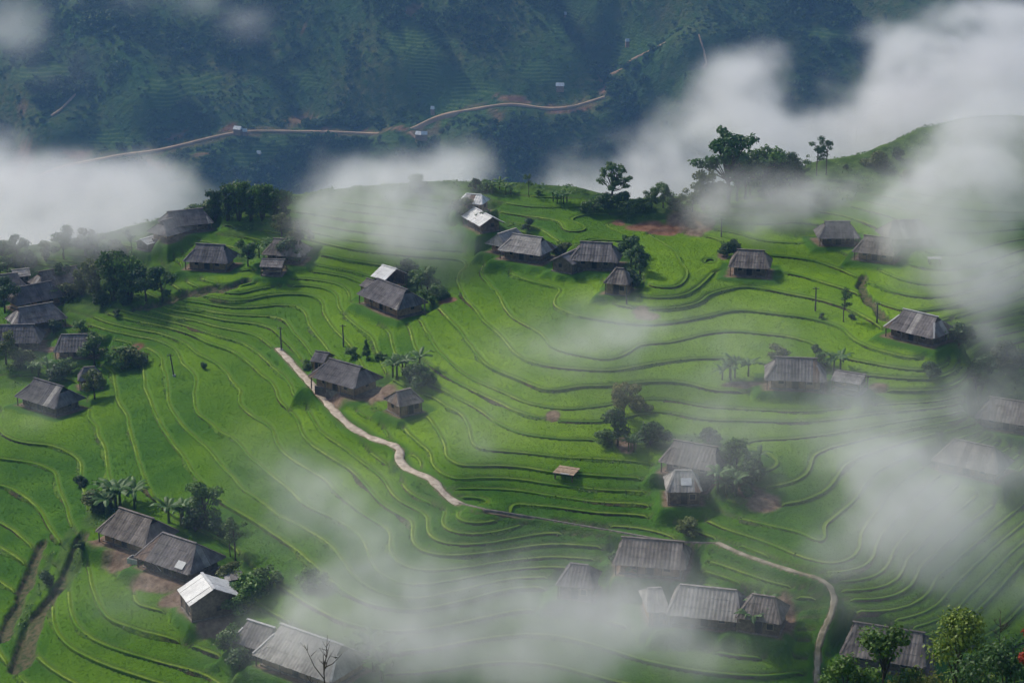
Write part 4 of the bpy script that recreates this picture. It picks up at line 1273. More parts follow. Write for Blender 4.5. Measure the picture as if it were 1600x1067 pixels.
B = 'bananas by the houses'
PLANTS = [
 # left hamlet
 ('bush', 12, 428, 22, 'dark bush behind the topmost house at the left edge', 'leaf_dark'),
 ('bush', 36, 421, 24, 'round green bush above the small pale shed at left', 'leaf'),
 ('bush', 25, 441, 20, 'small bush between the two uppermost houses at left', 'leaf'),
 ('broad', 100, 452, 36, 'round dark tree between the houses left of the big clump', 'leaf_dark'),
 ('bush', 78, 470, 26, 'bright bush in front of the dark third row roof', 'leaf'),
 ('broad', 8, 490, 48, 'dark tree at the left edge between two roofs', 'leaf_dark'),
 ('bush', 40, 497, 18, 'low olive shrub at the foot of the long grey house', 'leaf_olive'),
 ('broad', 10, 570, 50, 'grey green tree standing before the left edge house', 'leaf_olive'),
 ('bush', 35, 572, 24, 'pale bush right of the grey green edge tree', 'leaf_olive'),
 ('bush', 84, 524, 18, 'low shrub left of the swept yard house', 'leaf_dark'),
 ('broad', 148, 572, 46, 'leafy tree in front of the swept yard house', 'leaf'),
 ('bush', 190, 578, 34, 'twin crowned bush right of the leafy yard tree', 'leaf'),
 ('bush', 206, 576, 30, 'bush with yellow tips at the edge of the terraces', 'leaf_olive'),
 ('broad', 148, 626, 44, 'airy tree at the right corner of the lowest left house', 'leaf_olive'),
 ('banana', 52, 590, 24, 'banana plant behind the left end of the lowest hamlet roof', 'leaf'),
 ('banana', 66, 585, 24, 'banana plant left of the little peaked hut', 'leaf'),
 ('bush', 92, 596, 24, 'dark bush tucked behind the lowest hamlet roof', 'leaf_dark'),
 ('bush', 110, 580, 20, 'bush left of the little peaked hut', 'leaf'),
 # big clump
 ('bamboo', 128, 462, 46, 'pale bamboo at the left end of the big clump', 'leaf_olive'),
 ('bamboo', 150, 470, 66, 'grey bamboo plume, second in the big clump', 'leaf_olive'),
 ('bamboo', 178, 470, 84, 'tallest bamboo plume of the big clump', 'leaf'),
 ('bamboo', 204, 472, 76, 'bamboo plume right of the tallest one in the clump', 'leaf'),
 ('broad', 228, 474, 58, 'dark tree at the right side of the big clump', 'leaf_dark'),
 ('broad', 254, 476, 46, 'rounded dark tree ending the big clump on the right', 'leaf_dark'),
 ('bush', 112, 470, 26, 'yellowish bush at the left foot of the big clump', 'leaf_olive'),
 ('bush', 192, 478, 20, 'dark undergrowth below the tallest bamboo', 'leaf_dark'),
 ('bush', 160, 476, 20, 'dark undergrowth at the middle of the clump foot', 'leaf_dark'),
 ('bush', 184, 497, 10, 'tiny shrub alone on the terrace below the big clump', 'leaf_dark'),
 ('bush', 128, 518, 16, 'small shrub above the swept yard house', 'leaf'),
 ('bush', 317, 577, 9, 'tiny round shrub on a terrace lip at left centre', 'leaf_dark'),
 # left ridge line in mist
 ('broad', 5, 414, 36, 'misty tree at the left end of the skyline', 'leaf_dark'),
 ('broad', 28, 412, 38, 'second misty tree from the left on the skyline', 'leaf_dark'),
 ('bamboo', 72, 410, 34, 'faint bamboo on the left skyline', 'leaf_olive'),
 ('broad', 100, 405, 46, 'faint broad tree inside the left cloud', 'leaf_dark'),
 ('broad', 134, 402, 44, 'faint broad tree beside the left cloud', 'leaf_olive'),
 ('bush', 160, 402, 32, 'misty bush where the left cloud thins out', 'leaf'),
 ('slim', 206, 398, 34, 'slim little tree at the edge of the left cloud', 'leaf_dark'),
 ('bush', 184, 400, 24, 'misty bush left of the slim little tree', 'leaf_olive'),
 ('bush', 246, 340, 18, 'bush behind the left end of the ridge long house', 'leaf'),
 ('bush', 268, 334, 18, 'second bush behind the ridge long house', 'leaf'),
 # bamboo grove
 ('bush', 322, 345, 28, 'bright bush at the left foot of the bamboo grove', 'leaf'),
] + [('bamboo', u, v, h, lab, mt) for (u, v, h, lab, mt) in [
 (338, 344, 50, 'leftmost plume of the bamboo grove on the ridge', 'leaf_dark'), (356, 345, 60, 'second plume from the left in the ridge grove', 'leaf_dark'),
 (374, 346, 66, 'third plume from the left in the ridge grove', 'leaf'), (392, 346, 54, 'fourth plume from the left in the ridge grove', 'leaf_dark'),
 (410, 346, 62, 'fifth plume from the left in the ridge grove', 'leaf'), (428, 346, 52, 'sixth plume from the left in the ridge grove', 'leaf_dark'), (444, 347, 54, 'rightmost plume of the ridge grove, touching mist', 'leaf_dark')]] + [
 ('broad', 388, 417, 40, 'round dark tree beside the house with reddish wall', 'leaf_dark'),
 ('banana', 422, 398, 26, 'banana plant behind the open grey shed', 'leaf'),
 ('banana', 412, 402, 22, 'banana plant touching the round dark tree', 'leaf'),
 ('bush', 455, 408, 30, 'dark bush right of the open grey shed', 'leaf_dark'),
 ('broad', 470, 392, 40, 'misty tree behind the half lost brown house', 'leaf_olive'),
 ('broad', 440, 372, 36, 'pale tree in the mist above the brown house', 'leaf_olive'),
 ('bush', 510, 290, 14, 'dark bush showing above the central ridge cloud', 'leaf_dark'),
 ('bush', 655, 296, 22, 'faint bush on the ridge inside the central cloud', 'leaf'),
 # around the brick red house
 ('bush', 636, 440, 30, 'dark bush behind the white roofed granary', 'leaf_dark'),
 ('banana', 655, 455, 30, 'banana plant behind the brick red house', 'leaf'),
 ('bush', 668, 452, 32, 'green bush right of the banana behind the brick red house', 'leaf'),
 ('bush', 676, 474, 26, 'round bush at the right end of the brick red house', 'leaf'),
 ('bush', 690, 470, 16, 'low bush beside the red soil right of the brick red house', 'leaf_dark'),
 # earth-walled house
 ('cone', 573, 562, 32, 'small conical tree behind the earth walled house', 'leaf_dark'),
 ('bush', 552, 560, 16, 'low hedge bush left of the small conical tree', 'leaf'),
 ('bush', 596, 562, 12, 'low hedge bush right of the small conical tree', 'leaf'),
 ('banana', 628, 588, 34, 'left of two bananas at the earth walled house', 'leaf'),
 ('banana', 646, 588, 36, 'right of two bananas at the earth walled house', 'leaf'),
 ('bush', 655, 604, 32, 'dark bush below the two bananas', 'leaf_dark'), ('bush', 640, 600, 24, 'dark bush behind the brown hut by bananas', 'leaf_dark'),
 ('bush', 480, 578, 14, 'small bush on the edge of the pale path', 'leaf'),
 # ridge right of centre
 ('bush', 742, 296, 14, 'dark bush at the left start of the ridge hedge', 'leaf_dark'), ('bush', 760, 300, 16, 'bush behind the upper pale roof', 'leaf'),
 ('banana', 776, 303, 22, 'left of two bananas on the ridge hedge', 'leaf'), ('banana', 797, 305, 20, 'right of two bananas on the ridge hedge', 'leaf'),
 ('slim', 826, 306, 32, 'slim misty tree on the ridge left of the gap', 'leaf'), ('bush', 842, 308, 8, 'tiny shrub on the ridge lip', 'leaf'),
 ('banana', 868, 318, 20, 'left banana of the bright ridge patch', 'leaf'), ('banana', 885, 318, 20, 'right banana of the bright ridge patch', 'leaf'),
 ('bush', 758, 356, 22, 'papaya like shrub before the lower pale roof', 'leaf_dark'),
 ('bush', 722, 340, 24, 'scrub at the left of the lower pale roof', 'leaf_olive'), ('bush', 826, 362, 16, 'dark bush behind the pale hip roofed house', 'leaf_dark'),
 ('spread', 957, 316, 60, 'spreading green tree on the ridge skyline, centre', 'leaf'),
 ('bush', 925, 334, 20, 'bush at the left foot of the spreading skyline tree', 'leaf'), ('bush', 945, 330, 24, 'dark bush below the spreading skyline tree', 'leaf_dark'),
 ('bush', 975, 332, 26, 'broad dark bush on the ridge by the ploughed soil', 'leaf_dark'), ('bush', 1002, 332, 20, 'bush just left of the ploughed soil', 'leaf'),
 ('broad', 1018, 326, 30, 'small tree in a pair on the skyline, left one', 'leaf'), ('broad', 1036, 325, 36, 'small tree in a pair on the skyline, right one', 'leaf'), ('bush', 1058, 330, 18, 'misty low bush right of the skyline pair', 'leaf_olive'),
 ('bush', 885, 392, 12, 'bush between the pale and grey ridge houses', 'leaf_olive'), ('bush', 870, 398, 14, 'low scrub before the shed on the ridge slope', 'leaf_olive'),
 ('broad', 986, 412, 44, 'tall dark tree at the right end of the grey house', 'leaf_dark'), ('broad', 1000, 432, 46, 'dark tree below the tall one by the brown hut', 'leaf_dark'), ('banana', 985, 420, 28, 'banana plant among the dark trees by the brown hut', 'leaf'), ('bush', 985, 452, 26, 'dark bush right under the small brown hut', 'leaf_dark'),
 # trees at the right
 ('spread', 1136, 318, 112, 'great tree with a thin crown rising out of the mist', 'leaf_dark'),
 ('bamboo', 1098, 330, 66, 'misty bamboo at the left foot of the great tree', 'leaf_olive'), ('bamboo', 1118, 332, 52, 'misty bamboo under the great tree', 'leaf_olive'),
 ('broad', 1172, 308, 56, 'dark tree right of the great tree', 'leaf_dark'), ('broad', 1196, 304, 58, 'second dark tree right of the great tree', 'leaf_dark'), ('bamboo', 1216, 300, 56, 'dark bamboo in the middle of the right grove', 'leaf_dark'), ('bamboo', 1238, 296, 50, 'dark bamboo at the right of the right grove', 'leaf_dark'),
 ('broad', 1164, 312, 68, 'tall bushy tree between the great tree and the grove', 'leaf'), ('broad', 1209, 303, 62, 'bushy tree with a light crown in the right grove', 'leaf'),
 ('broad', 1152, 314, 60, 'dark bushy tree at the right foot of the great tree', 'leaf_dark'), ('broad', 1186, 300, 64, 'bushy dark tree in the heart of the right grove', 'leaf'), ('broad', 1226, 300, 54, 'round tree among the dark bamboos', 'leaf_dark'), ('bush', 1204, 308, 30, 'dark undergrowth of the right grove', 'leaf_dark'), ('bush', 1246, 298, 28, 'undergrowth at the right end of the right grove', 'leaf_dark'), ('broad', 1082, 334, 44, 'misty tree at the left end of the right grove', 'leaf_olive'), ('bush', 1400, 250, 16, 'scrub on the saddle below the grassy hill', 'leaf_dark'),
 ('slim', 1256, 290, 42, 'thin tree ending the right grove', 'leaf'), ('slim', 1276, 276, 52, 'left one of two tall slim trees on the knoll', 'leaf_dark'), ('slim', 1291, 274, 56, 'right one of two tall slim trees on the knoll', 'leaf_dark'),
 ('bush', 1368, 262, 24, 'bush alone on the knoll right of the slim trees', 'leaf_olive'), ('bush', 1322, 266, 7, 'tiny shrub on the crest of the knoll', 'leaf_dark'), ('bush', 1392, 268, 8, 'low shrub on the right flank of the knoll', 'leaf'),
 ('bush', 1450, 288, 18, 'scrub below the grassy hill at upper right', 'leaf_dark'), ('bush', 1420, 286, 18, 'scrub left of the others below the grassy hill', 'leaf_olive'),
 ('bush', 1136, 402, 20, 'dark bush behind the lone brown grey house', 'leaf_dark'), ('bush', 1146, 396, 18, 'bush touching the roof of the lone brown grey house', 'leaf_dark'), ('bush', 1128, 332, 18, 'pale bush at the foot of the misty bamboo', 'leaf_yellow' if False else 'leaf_olive'),
 ('slim', 1318, 504, 52, 'lone little tree on the right slope', 'leaf_dark'), ('bush', 1330, 500, 8, 'tiny shrub right of the lone little tree', 'leaf_dark'),
 ('bush', 1284, 500, 7, 'tiny shrub below the left power pole on the right slope', 'leaf_dark'),
 ('banana', 1482, 532, 24, 'banana plant at the right of the house with white ridge lines', 'leaf'), ('bush', 1498, 545, 30, 'dark bush below the house with white ridge lines', 'leaf_dark'),
 ('bush', 1452, 592, 22, 'dark shrub on the lip of the right slope', 'leaf_dark'), ('bush', 1524, 610, 30, 'misty shrub above the roof at the right edge', 'leaf_dark'), ('bush', 1540, 590, 30, 'second misty shrub above the roof at the right edge', 'leaf_dark'), ('bush', 1575, 570, 34, 'misty shrub near the right edge', 'leaf_olive'),
 ('banana', 1140, 592, 32, 'banana plant left of the middle right house', 'leaf'), ('banana', 1158, 588, 34, 'second banana plant left of the middle right house', 'leaf'), ('bush', 1215, 562, 22, 'misty bush behind the middle right house', 'leaf_olive'), ('bush', 1274, 556, 14, 'dark bush at the right end of the middle right roof', 'leaf_dark'), ('banana', 1303, 584, 36, 'banana plant between the middle right house and its shed', 'leaf'), ('bush', 1290, 572, 20, 'bush behind the banana right of the house', 'leaf'),
 # centre right clump
 ('broad', 975, 656, 58, 'ochre leaved tree behind the dark clump', 'leaf_autumn'), ('broad', 965, 698, 56, 'dark tree left of the brown ribbed house', 'leaf_dark'), ('bush', 948, 696, 24, 'bush at the left foot of the dark clump', 'leaf'), ('banana', 990, 706, 26, 'banana plant in front of the dark clump', 'leaf'), ('bush', 1016, 696, 34, 'dark bush at the left end of the ribbed roof', 'leaf_dark'), ('bush', 1000, 640, 20, 'olive bush right of the ochre tree', 'leaf_olive'),
 ('bush', 1105, 692, 22, 'bush behind the brown ribbed house', 'leaf_dark'), ('broad', 1150, 740, 54, 'tree right of the brown ribbed house', 'leaf'), ('banana', 1130, 766, 40, 'banana plant in front of the clump right of the ribbed house', 'leaf'), ('banana', 1150, 770, 38, 'second banana plant of the clump right of the ribbed house', 'leaf'), ('bush', 1175, 758, 36, 'dark bush at the right of the banana clump', 'leaf_dark'), ('banana', 1176, 728, 32, 'banana plant at the upper right of the clump', 'leaf'), ('bush', 1128, 735, 34, 'bush hard against the brown ribbed house', 'leaf'), ('bush', 1165, 778, 18, 'low shrub above the bare brown soil', 'leaf_dark'),
 # lower left yard
 ('banana', 160, 800, 44, 'banana plant at the upper left of the joined houses', 'leaf'), ('banana', 182, 796, 50, 'largest banana plant above the joined houses', 'leaf'), ('banana', 205, 790, 40, 'banana plant behind the upper joined roof', 'leaf'), ('bush', 150, 795, 30, 'pale bush left of the bananas at lower left', 'leaf_olive'), ('bush', 125, 760, 16, 'small dark bush on a terrace corner at left', 'leaf_dark'),
 ('banana', 270, 822, 44, 'banana plant between the two joined roofs', 'leaf'), ('banana', 290, 820, 44, 'banana plant behind the lower joined roof', 'leaf'), ('broad', 322, 822, 66, 'leafy tree behind the lower joined house', 'leaf'), ('bush', 305, 832, 34, 'dark bush at the foot of the leafy tree', 'leaf_dark'), ('bush', 340, 840, 26, 'low bush right of the leafy tree', 'leaf_dark'),
 ('slim', 368, 880, 74, 'young dark tree at the right end of the lower joined house', 'leaf'), ('slim', 360, 868, 50, 'second young tree at the right end of the lower joined house', 'leaf_dark'), ('bush', 362, 906, 24, 'olive shrub behind the white roofed hut', 'leaf_olive'), ('bush', 385, 935, 40, 'green shrubbery right of the brown yard', 'leaf'), ('bush', 372, 960, 30, 'lower shrubbery at the end of the brown yard', 'leaf'),
 ('bush', 424, 914, 30, 'misty bush above the small grey roof', 'leaf'), ('bush', 486, 922, 30, 'misty bush behind the largest pale roof', 'leaf'), ('bush', 368, 1010, 34, 'bush between the bright field and the bottom house', 'leaf'), ('bush', 374, 1048, 30, 'bush at the bottom left corner of the largest house', 'leaf_dark'),
 ('banana', 585, 1040, 56, 'misty banana plant right of the largest pale house', 'leaf'), ('banana', 610, 1058, 50, 'second misty banana right of the largest pale house', 'leaf'), ('bush', 72, 915, 20, 'dark shrub on the left gully bank', 'leaf_dark'), ('bush', 128, 858, 12, 'small shrub at the head of the left gully', 'leaf_dark'),
 ('banana', 1186, 985, 46, 'banana plant before the brown hut in mist', 'leaf'), ('bush', 1075, 838, 26, 'misty shrub at the right of the upper ribbed house', 'leaf_olive'), ('bush', 958, 878, 14, 'shrub at the left end of the upper ribbed house', 'leaf'), ('bush', 985, 895, 14, 'low shrub between the ribbed long houses', 'leaf'),
]
seen = set()
for a in PLANTS:
    kind, u, v, hp, lab, mt = a
    wide = {'bush': 1.25, 'broad': 1.05, 'bamboo': 1.05, 'banana': 1.0}.get(kind, 1.0)
    g = {'banana': 'banana plants by the houses', 'bamboo': 'bamboo plumes', 'bush': 'bushes of the village', 'broad': 'trees of the village', 'spread': 'trees of the village', 'slim': 'slim trees', 'cone': 'trees of the village'}[kind]
    plant(kind, u, v, hp * {'bush': 1.22, 'banana': 1.12, 'broad': 1.1}.get(kind, 1.0), lab, mt, g, wide)

# ------------------------------------------------------------------ the mountain across the valley
def mount_z(x, y):
    x = np.asarray(x, float); y = np.asarray(y, float)
    base = -222 + 0.70 * (y - 1400 + 0.10 * x)
    # spurs and gullies running down the slope, slightly slanted
    s = x * 0.9 + (y - 1400) * 0.55 + 40 * vnoise(x / 160, y / 160)
    g = np.abs(vnoise(s / 95.0, y / 420.0 + 3.3)) * 2
    g2 = np.abs(vnoise(s / 38.0 + 9, y / 190.0 + 7.1)) * 2
    z = base - 78 * (0.5 - g) - 24 * (0.5 - g2) + 26 * fbm(x / 210 + 4, y / 210, 4)
    z = np.maximum(z, -345 + 6 * fbm(x / 60, y / 60, 3))
    return z
mxs = axis(-520, 520, 4.0, -2600, 2600, 1.1)
mys = axis(1180, 1800, 3.5, 900, 2700, 1.1)
MX, MY = np.meshgrid(mxs, mys)
MZ = mount_z(MX, MY)
def mhit(u, v):
    d = ray(u, v)
    t = 1000.0
    while t < 2600:
        p = d * t
        if CAM_Z + p[2] < float(mount_z(p[0], p[1])):
            break
        t += 2.0
    return np.array([p[0], p[1], float(mount_z(p[0], p[1]))])
red_w = np.zeros_like(MX); fld_w = np.zeros_like(MX)
mn = fbm(MX / 22, MY / 22, 4)
def mpatch(u, v, ru, rv, target, amt=1.0):
    c = mhit(u, v); m = np.linalg.norm(c - np.array([0, 0, CAM_Z])) / FPX
    q = np.hypot((MX - c[0]) / (ru * m), (MZ - c[2]) / (rv * m)) + 0.55 * mn
    np.maximum(target, amt * (1 - sstep(0.6, 1.0, q)), out=target)
for a in [(120, 240, 26, 12), (25, 268, 26, 16), (272, 182, 24, 6), (355, 196, 16, 7), (470, 190, 34, 10, .5), (625, 203, 50, 5), (230, 262, 40, 10, .6), (575, 205, 30, 4), (35, 172, 12, 16, .4), (800, 150, 36, 6, .7), (870, 160, 26, 9, .7), (950, 112, 20, 12, .8), (905, 160, 30, 5), (640, 20, 20, 8, .5), (475, 48, 12, 5, .6), (775, 195, 14, 9, .4), (520, 235, 30, 4, .5), (310, 235, 26, 6, .5), (1100, 95, 6, 12, .5)]:
    mpatch(a[0], a[1], a[2], a[3], red_w, min(1, a[4] * 1.5) if len(a) > 4 else 1.0)
for a in [(640, 72, 70, 28), (730, 135, 60, 20), (560, 235, 60, 14), (840, 110, 50, 12), (180, 215, 60, 14), (1000, 40, 50, 14), (400, 245, 50, 14), (880, 45, 40, 12), (300, 130, 90, 14), (1450, 110, 60, 20), (1300, 60, 50, 10), (60, 120, 60, 16), (480, 130, 50, 12)]:
    mpatch(*a[:4], fld_w, 0.8)
ROADS = [
    ([(-30, 305), (20, 298), (60, 275), (100, 258), (150, 252), (185, 242), (240, 238), (290, 226), (335, 214), (380, 205), (450, 206), (530, 207), (600, 211), (640, 208), (660, 192), (682, 180), (740, 172), (800, 160), (850, 172), (885, 172), (945, 152)], 1.52, 'orange brown dirt road crossing the mountain slope'),
    ([(640, 208), (652, 218), (650, 224)], 1.4, 'short dirt track down to the white houses on the mountain'),
    ([(940, 122), (970, 110), (985, 95), (1020, 78), (1050, 62)], 1.3, 'upper dirt road climbing the mountain'),
    ([(1092, 55), (1100, 80), (1104, 100), (1098, 108)], 1.1, 'steep dirt track at the right of the mountain'),
    ([(80, 182), (95, 172), (118, 148)], 1.4, 'faint footpath at the left of the mountain')]
road3 = []; road_d = np.full_like(MX, 99.0)
for P, wd, lab in ROADS:
    PP = resample(np.array(P, float), 60)
    W3 = np.array([mhit(u, v) for u, v in PP])
    # one smooth bench: depth smoothed along the road, each point kept on its own sight line
    yy = W3[:, 1].copy()
    for _ in range(60):
        yy[1:-1] = .25 * yy[:-2] + .5 * yy[1:-1] + .25 * yy[2:]
    W3 = np.array([at_y(u, v, y_) for (u, v), y_ in zip(PP, yy)])
    W3 = resample(W3, 220)
    road3.append((W3, wd, lab))
    x0, x1 = W3[:, 0].min() - 40, W3[:, 0].max() + 40; y0, y1 = W3[:, 1].min() - 40, W3[:, 1].max() + 40
    a0, a1 = np.searchsorted(mxs, [x0, x1]); b0, b1 = np.searchsorted(mys, [y0, y1])
    sx = MX[b0:b1, a0:a1]; sy = MY[b0:b1, a0:a1]
    best = np.full(sx.shape, 1e9); zz = np.zeros(sx.shape)
    for p in W3:
        d = np.hypot(sx - p[0], sy - p[1]); c = d < best
        best = np.where(c, d, best); zz = np.where(c, p[2] + 0.45 * (sy - p[1]), zz)
    road_d[b0:b1, a0:a1] = np.minimum(road_d[b0:b1, a0:a1], np.where(sy < np.interp(sx, np.sort(W3[:, 0]), W3[np.argsort(W3[:, 0]), 1]), best * .45, best))
    k = 1 - sstep(6, 34, best)
    MZ[b0:b1, a0:a1] = MZ[b0:b1, a0:a1] * (1 - k) + (zz - .4) * k
    cut = (1 - sstep(2, 7, best - 3 * (sy > 0) + 9 * mn[b0:b1, a0:a1])) * .8
    red_w[b0:b1, a0:a1] = np.maximum(red_w[b0:b1, a0:a1], cut * .55 * (wd > 1.5) * (mn[b0:b1, a0:a1] > 0.02))
mny, mnx = MX.shape
mid_ = np.arange(mny * mnx).reshape(mny, mnx)
Fm = np.stack([mid_[:-1, :-1], mid_[:-1, 1:], mid_[1:, 1:], mid_[1:, :-1]], -1).reshape(-1, 4)
mme = fast_mesh('mountain', np.stack([MX.ravel(), MY.ravel(), MZ.ravel()], 1), Fm, M['mountain'], True)
add_attr(mme, 'm1', red_w, fld_w, np.zeros_like(MX), np.ones_like(MX))
tag(link('mountain', mme), 'dark blue green mountain slope across the valley', kind='structure')

def msample(x, y):
    i = int(np.clip(np.searchsorted(mxs, x) - 1, 0, mnx - 2)); j = int(np.clip(np.searchsorted(mys, y) - 1, 0, mny - 2))
    return MZ[j:j + 2, i:i + 2].max() * .6 + MZ[j:j + 2, i:i + 2].mean() * .4
# dirt roads of the mountain, with an outer bank
def far_road(W3, wd, lab):
    v = []; f = []
    for k, p in enumerate(W3):
        a = W3[max(k - 1, 0)]; b = W3[min(k + 1, len(W3) - 1)]
        d = (b - a)[:2]; d = d / np.linalg.norm(d); nrm = np.array([-d[1], d[0]])
        if nrm[1] < 0: nrm = -nrm
        w = wd * (0.35 + 0.8 * (vnoise(np.array([k * 0.21]), np.array([1.7]))[0] + .5))
        for s, dz in ((-1.3, -2.5), (-1, 0.6), (1, 0.9), (1.3, 0.2)):
            q = p[:2] + nrm * w * s / 2
            v.append((q[0], q[1], p[2] + dz + 0.45 * nrm[1] * w * s / 2))
    for k in range(len(W3) - 1):
        for s in range(3):
            o = k * 4 + s
            f.append((o, o + 4, o + 5, o + 1))
    return tag(link('dirt_road', new_mesh('dirt_road', v, f, M['far_road'], True)), lab, kind='structure')
for W3, wd, lab in road3:
    far_road(W3, wd, lab)

# tiny houses of the mountain
def far_house(u, v, Lp, lab):
    p = mhit(u, v)
    s = Lp * np.linalg.norm(p - np.array([0, 0, CAM_Z])) / FPX
    o = tag(empty('mountain_house', tuple(p), R(random.uniform(-25, 25))), lab, 'house', 'houses far off on the mountain')
    w = s * .7
    m = MB(); m.box((0, 0, .6), (s * .9, w * .85, 4.6)); m.build('wall', M['earth_wall'], o)
    m = MB()
    m.v = [(-s / 2, -w / 2, 2.9), (s / 2, -w / 2, 2.9), (s / 2, w / 2, 2.9), (-s / 2, w / 2, 2.9), (-s / 2, 0, 5.2), (s / 2, 0, 5.2)]
    m.f = [(0, 1, 5, 4), (2, 3, 4, 5), (1, 2, 5), (3, 0, 4), (3, 2, 1, 0)]
    m.build('roof', M['metal'], o)
for a in [(656, 217, 13, 'white roofed house below the bend of the mountain road'), (663, 222, 10, 'second white house just below the bend of the mountain road'), (372, 208, 13, 'white roofed house beside the mountain road at left'), (383, 213, 7, 'tiny white hut right of the roadside house at left'), (405, 249, 7, 'tiny white hut alone below the mountain road'), (676, 179, 6, 'tiny white hut on the mountain road itself'), (875, 143, 13, 'white roofed house on the right of the mountain slope'), (980, 71, 6, 'small white hut by the upper dirt road'), (883, 37, 4, 'speck of a white hut high on the mountain')]:
    far_house(*a)

# forest and scrub of the mountain: one mass
def low_tree(seed):
    rnd = np.random.default_rng(seed)
    C = []; Nn = []
    for k in range(5):
        c = rnd.normal(size=3) * np.array([.28, .28, .22]) + np.array([0, 0, .55])
        d = rnd.normal(size=(16, 3)); d /= np.linalg.norm(d, axis=1)[:, None]
        C.append(c + d * .3); dn = d + rnd.normal(size=(16, 3)) * .4; dn[:, 2] += .4; Nn.append(dn)
    V, F = leaf_quads(np.concatenate(C), np.concatenate(Nn), .34, rnd, 1.3)
    return fast_mesh('forest_tree', V, F, M['far_leaf'])
nf = 46000
fx = rng.uniform(-520, 520, nf * 3); fy = rng.uniform(1180, 1760, nf * 3)
den = 0.5 + 1.3 * fbm(fx / 70, fy / 70, 4)
def samp(A, x, y):
    i = np.clip(np.searchsorted(mxs, x) - 1, 0, mnx - 1); j = np.clip(np.searchsorted(mys, y) - 1, 0, mny - 1)
    return A[j, i]
keep = (samp(road_d, fx, fy) > 3.4) & (rng.random(nf * 3) < den) & (samp(red_w, fx, fy) < .3) & (rng.random(nf * 3) > samp(fld_w, fx, fy) * 1.15)
fx = fx[keep][:nf]; fy = fy[keep][:nf]
fz = samp(MZ, fx, fy)
big = np.clip(0.5 + 1.6 * fbm(fx / 45 + 50, fy / 45, 3), 0.1, 1.6)
fme = bpy.data.meshes.new('forest')
fme.vertices.add(len(fx)); fme.vertices.foreach_set('co', np.stack([fx, fy, fz - .4], 1).astype(np.float32).ravel())
at_s = fme.attributes.new('size', 'FLOAT', 'POINT'); at_s.data.foreach_set('value', (1.6 + 3.4 * big * (0.5 + rng.random(len(fx)))).astype(np.float32))
at_r = fme.attributes.new('turn', 'FLOAT', 'POINT'); at_r.data.foreach_set('value', rng.uniform(0, 6.28, len(fx)).astype(np.float32))
at_k = fme.attributes.new('pick', 'INT', 'POINT'); at_k.data.foreach_set('value', rng.integers(0, 4, len(fx)).astype(np.int32))
forest = tag(link('forest', fme), 'dark scrub and forest covering the mountain slope', 'forest', kind='stuff')
def instancer(obj, meshes):
    hid = bpy.data.collections.new(obj.name + '_shapes')        # not linked to the scene: shapes live only in the instancer
    for me in meshes:
        o = bpy.data.objects.new('forest_tree_shape', me); hid.objects.link(o)
    ng = bpy.data.node_groups.new(obj.name + '_nodes', 'GeometryNodeTree')
    ng.interface.new_socket('Geometry', in_out='INPUT', socket_type='NodeSocketGeometry')
    ng.interface.new_socket('Geometry', in_out='OUTPUT', socket_type='NodeSocketGeometry')
    gi = ng.nodes.new('NodeGroupInput'); go = ng.nodes.new('NodeGroupOutput')
    ci = ng.nodes.new('GeometryNodeCollectionInfo'); ci.inputs[0].default_value = hid
    ci.inputs['Separate Children'].default_value = True; ci.inputs['Reset Children'].default_value = True
    ip = ng.nodes.new('GeometryNodeInstanceOnPoints')
    ip.inputs['Pick Instance'].default_value = True
    def attr(nm, t):
        n = ng.nodes.new('GeometryNodeInputNamedAttribute'); n.data_type = t; n.inputs[0].default_value = nm; return n.outputs[0]
    cx = ng.nodes.new('ShaderNodeCombineXYZ'); ng.links.new(attr('turn', 'FLOAT'), cx.inputs[2])
    ng.links.new(gi.outputs[0], ip.inputs['Points']); ng.links.new(ci.outputs[0], ip.inputs['Instance'])
    ng.links.new(attr('pick', 'INT'), ip.inputs['Instance Index'])
    ng.links.new(cx.outputs[0], ip.inputs['Rotation']); ng.links.new(attr('size', 'FLOAT'), ip.inputs['Scale'])
    ng.links.new(ip.outputs[0], go.inputs[0])
    md = obj.modifiers.new('instances', 'NODES'); md.node_group = ng
instancer(forest, [low_tree(s) for s in range(4)])

# ------------------------------------------------------------------ haze: even air round the whole scene
hz = MB(); hz.box((0, 1200, -80), (5600, 3400, 560))
hzm, hnt, hb = nodes_of('haze_air')
hnt.nodes.remove(hb)
pv = N(hnt, 'ShaderNodeVolumePrincipled')
pv.inputs['Color'].default_value = (0.27, 0.52, 1.0, 1)
pv.inputs['Density'].default_value = 0.00015
pv.inputs['Anisotropy'].default_value = 0.0
hnt.links.new(pv.outputs[0], hnt.nodes['Material Output'].inputs['Volume'])
haze = tag(hz.build('haze', hzm), 'thin bluish air between the village and the mountain', 'haze', kind='stuff')

# ------------------------------------------------------------------ mist: drifting banks as density fields
def mist_material(name, color, g):
    m, nt, b = nodes_of(name)
    nt.nodes.remove(b)
    v = N(nt, 'ShaderNodeVolumePrincipled')
    v.inputs['Color'].default_value = (*color, 1)
    v.inputs['Density'].default_value = 1.0
    v.inputs['Density Attribute'].default_value = 'density'
    v.inputs['Anisotropy'].default_value = g
    nt.links.new(v.outputs[0], nt.nodes['Material Output'].inputs['Volume'])
    return m
mist_mat = mist_material('mist', (0.97, 0.97, 0.985), 0.25)

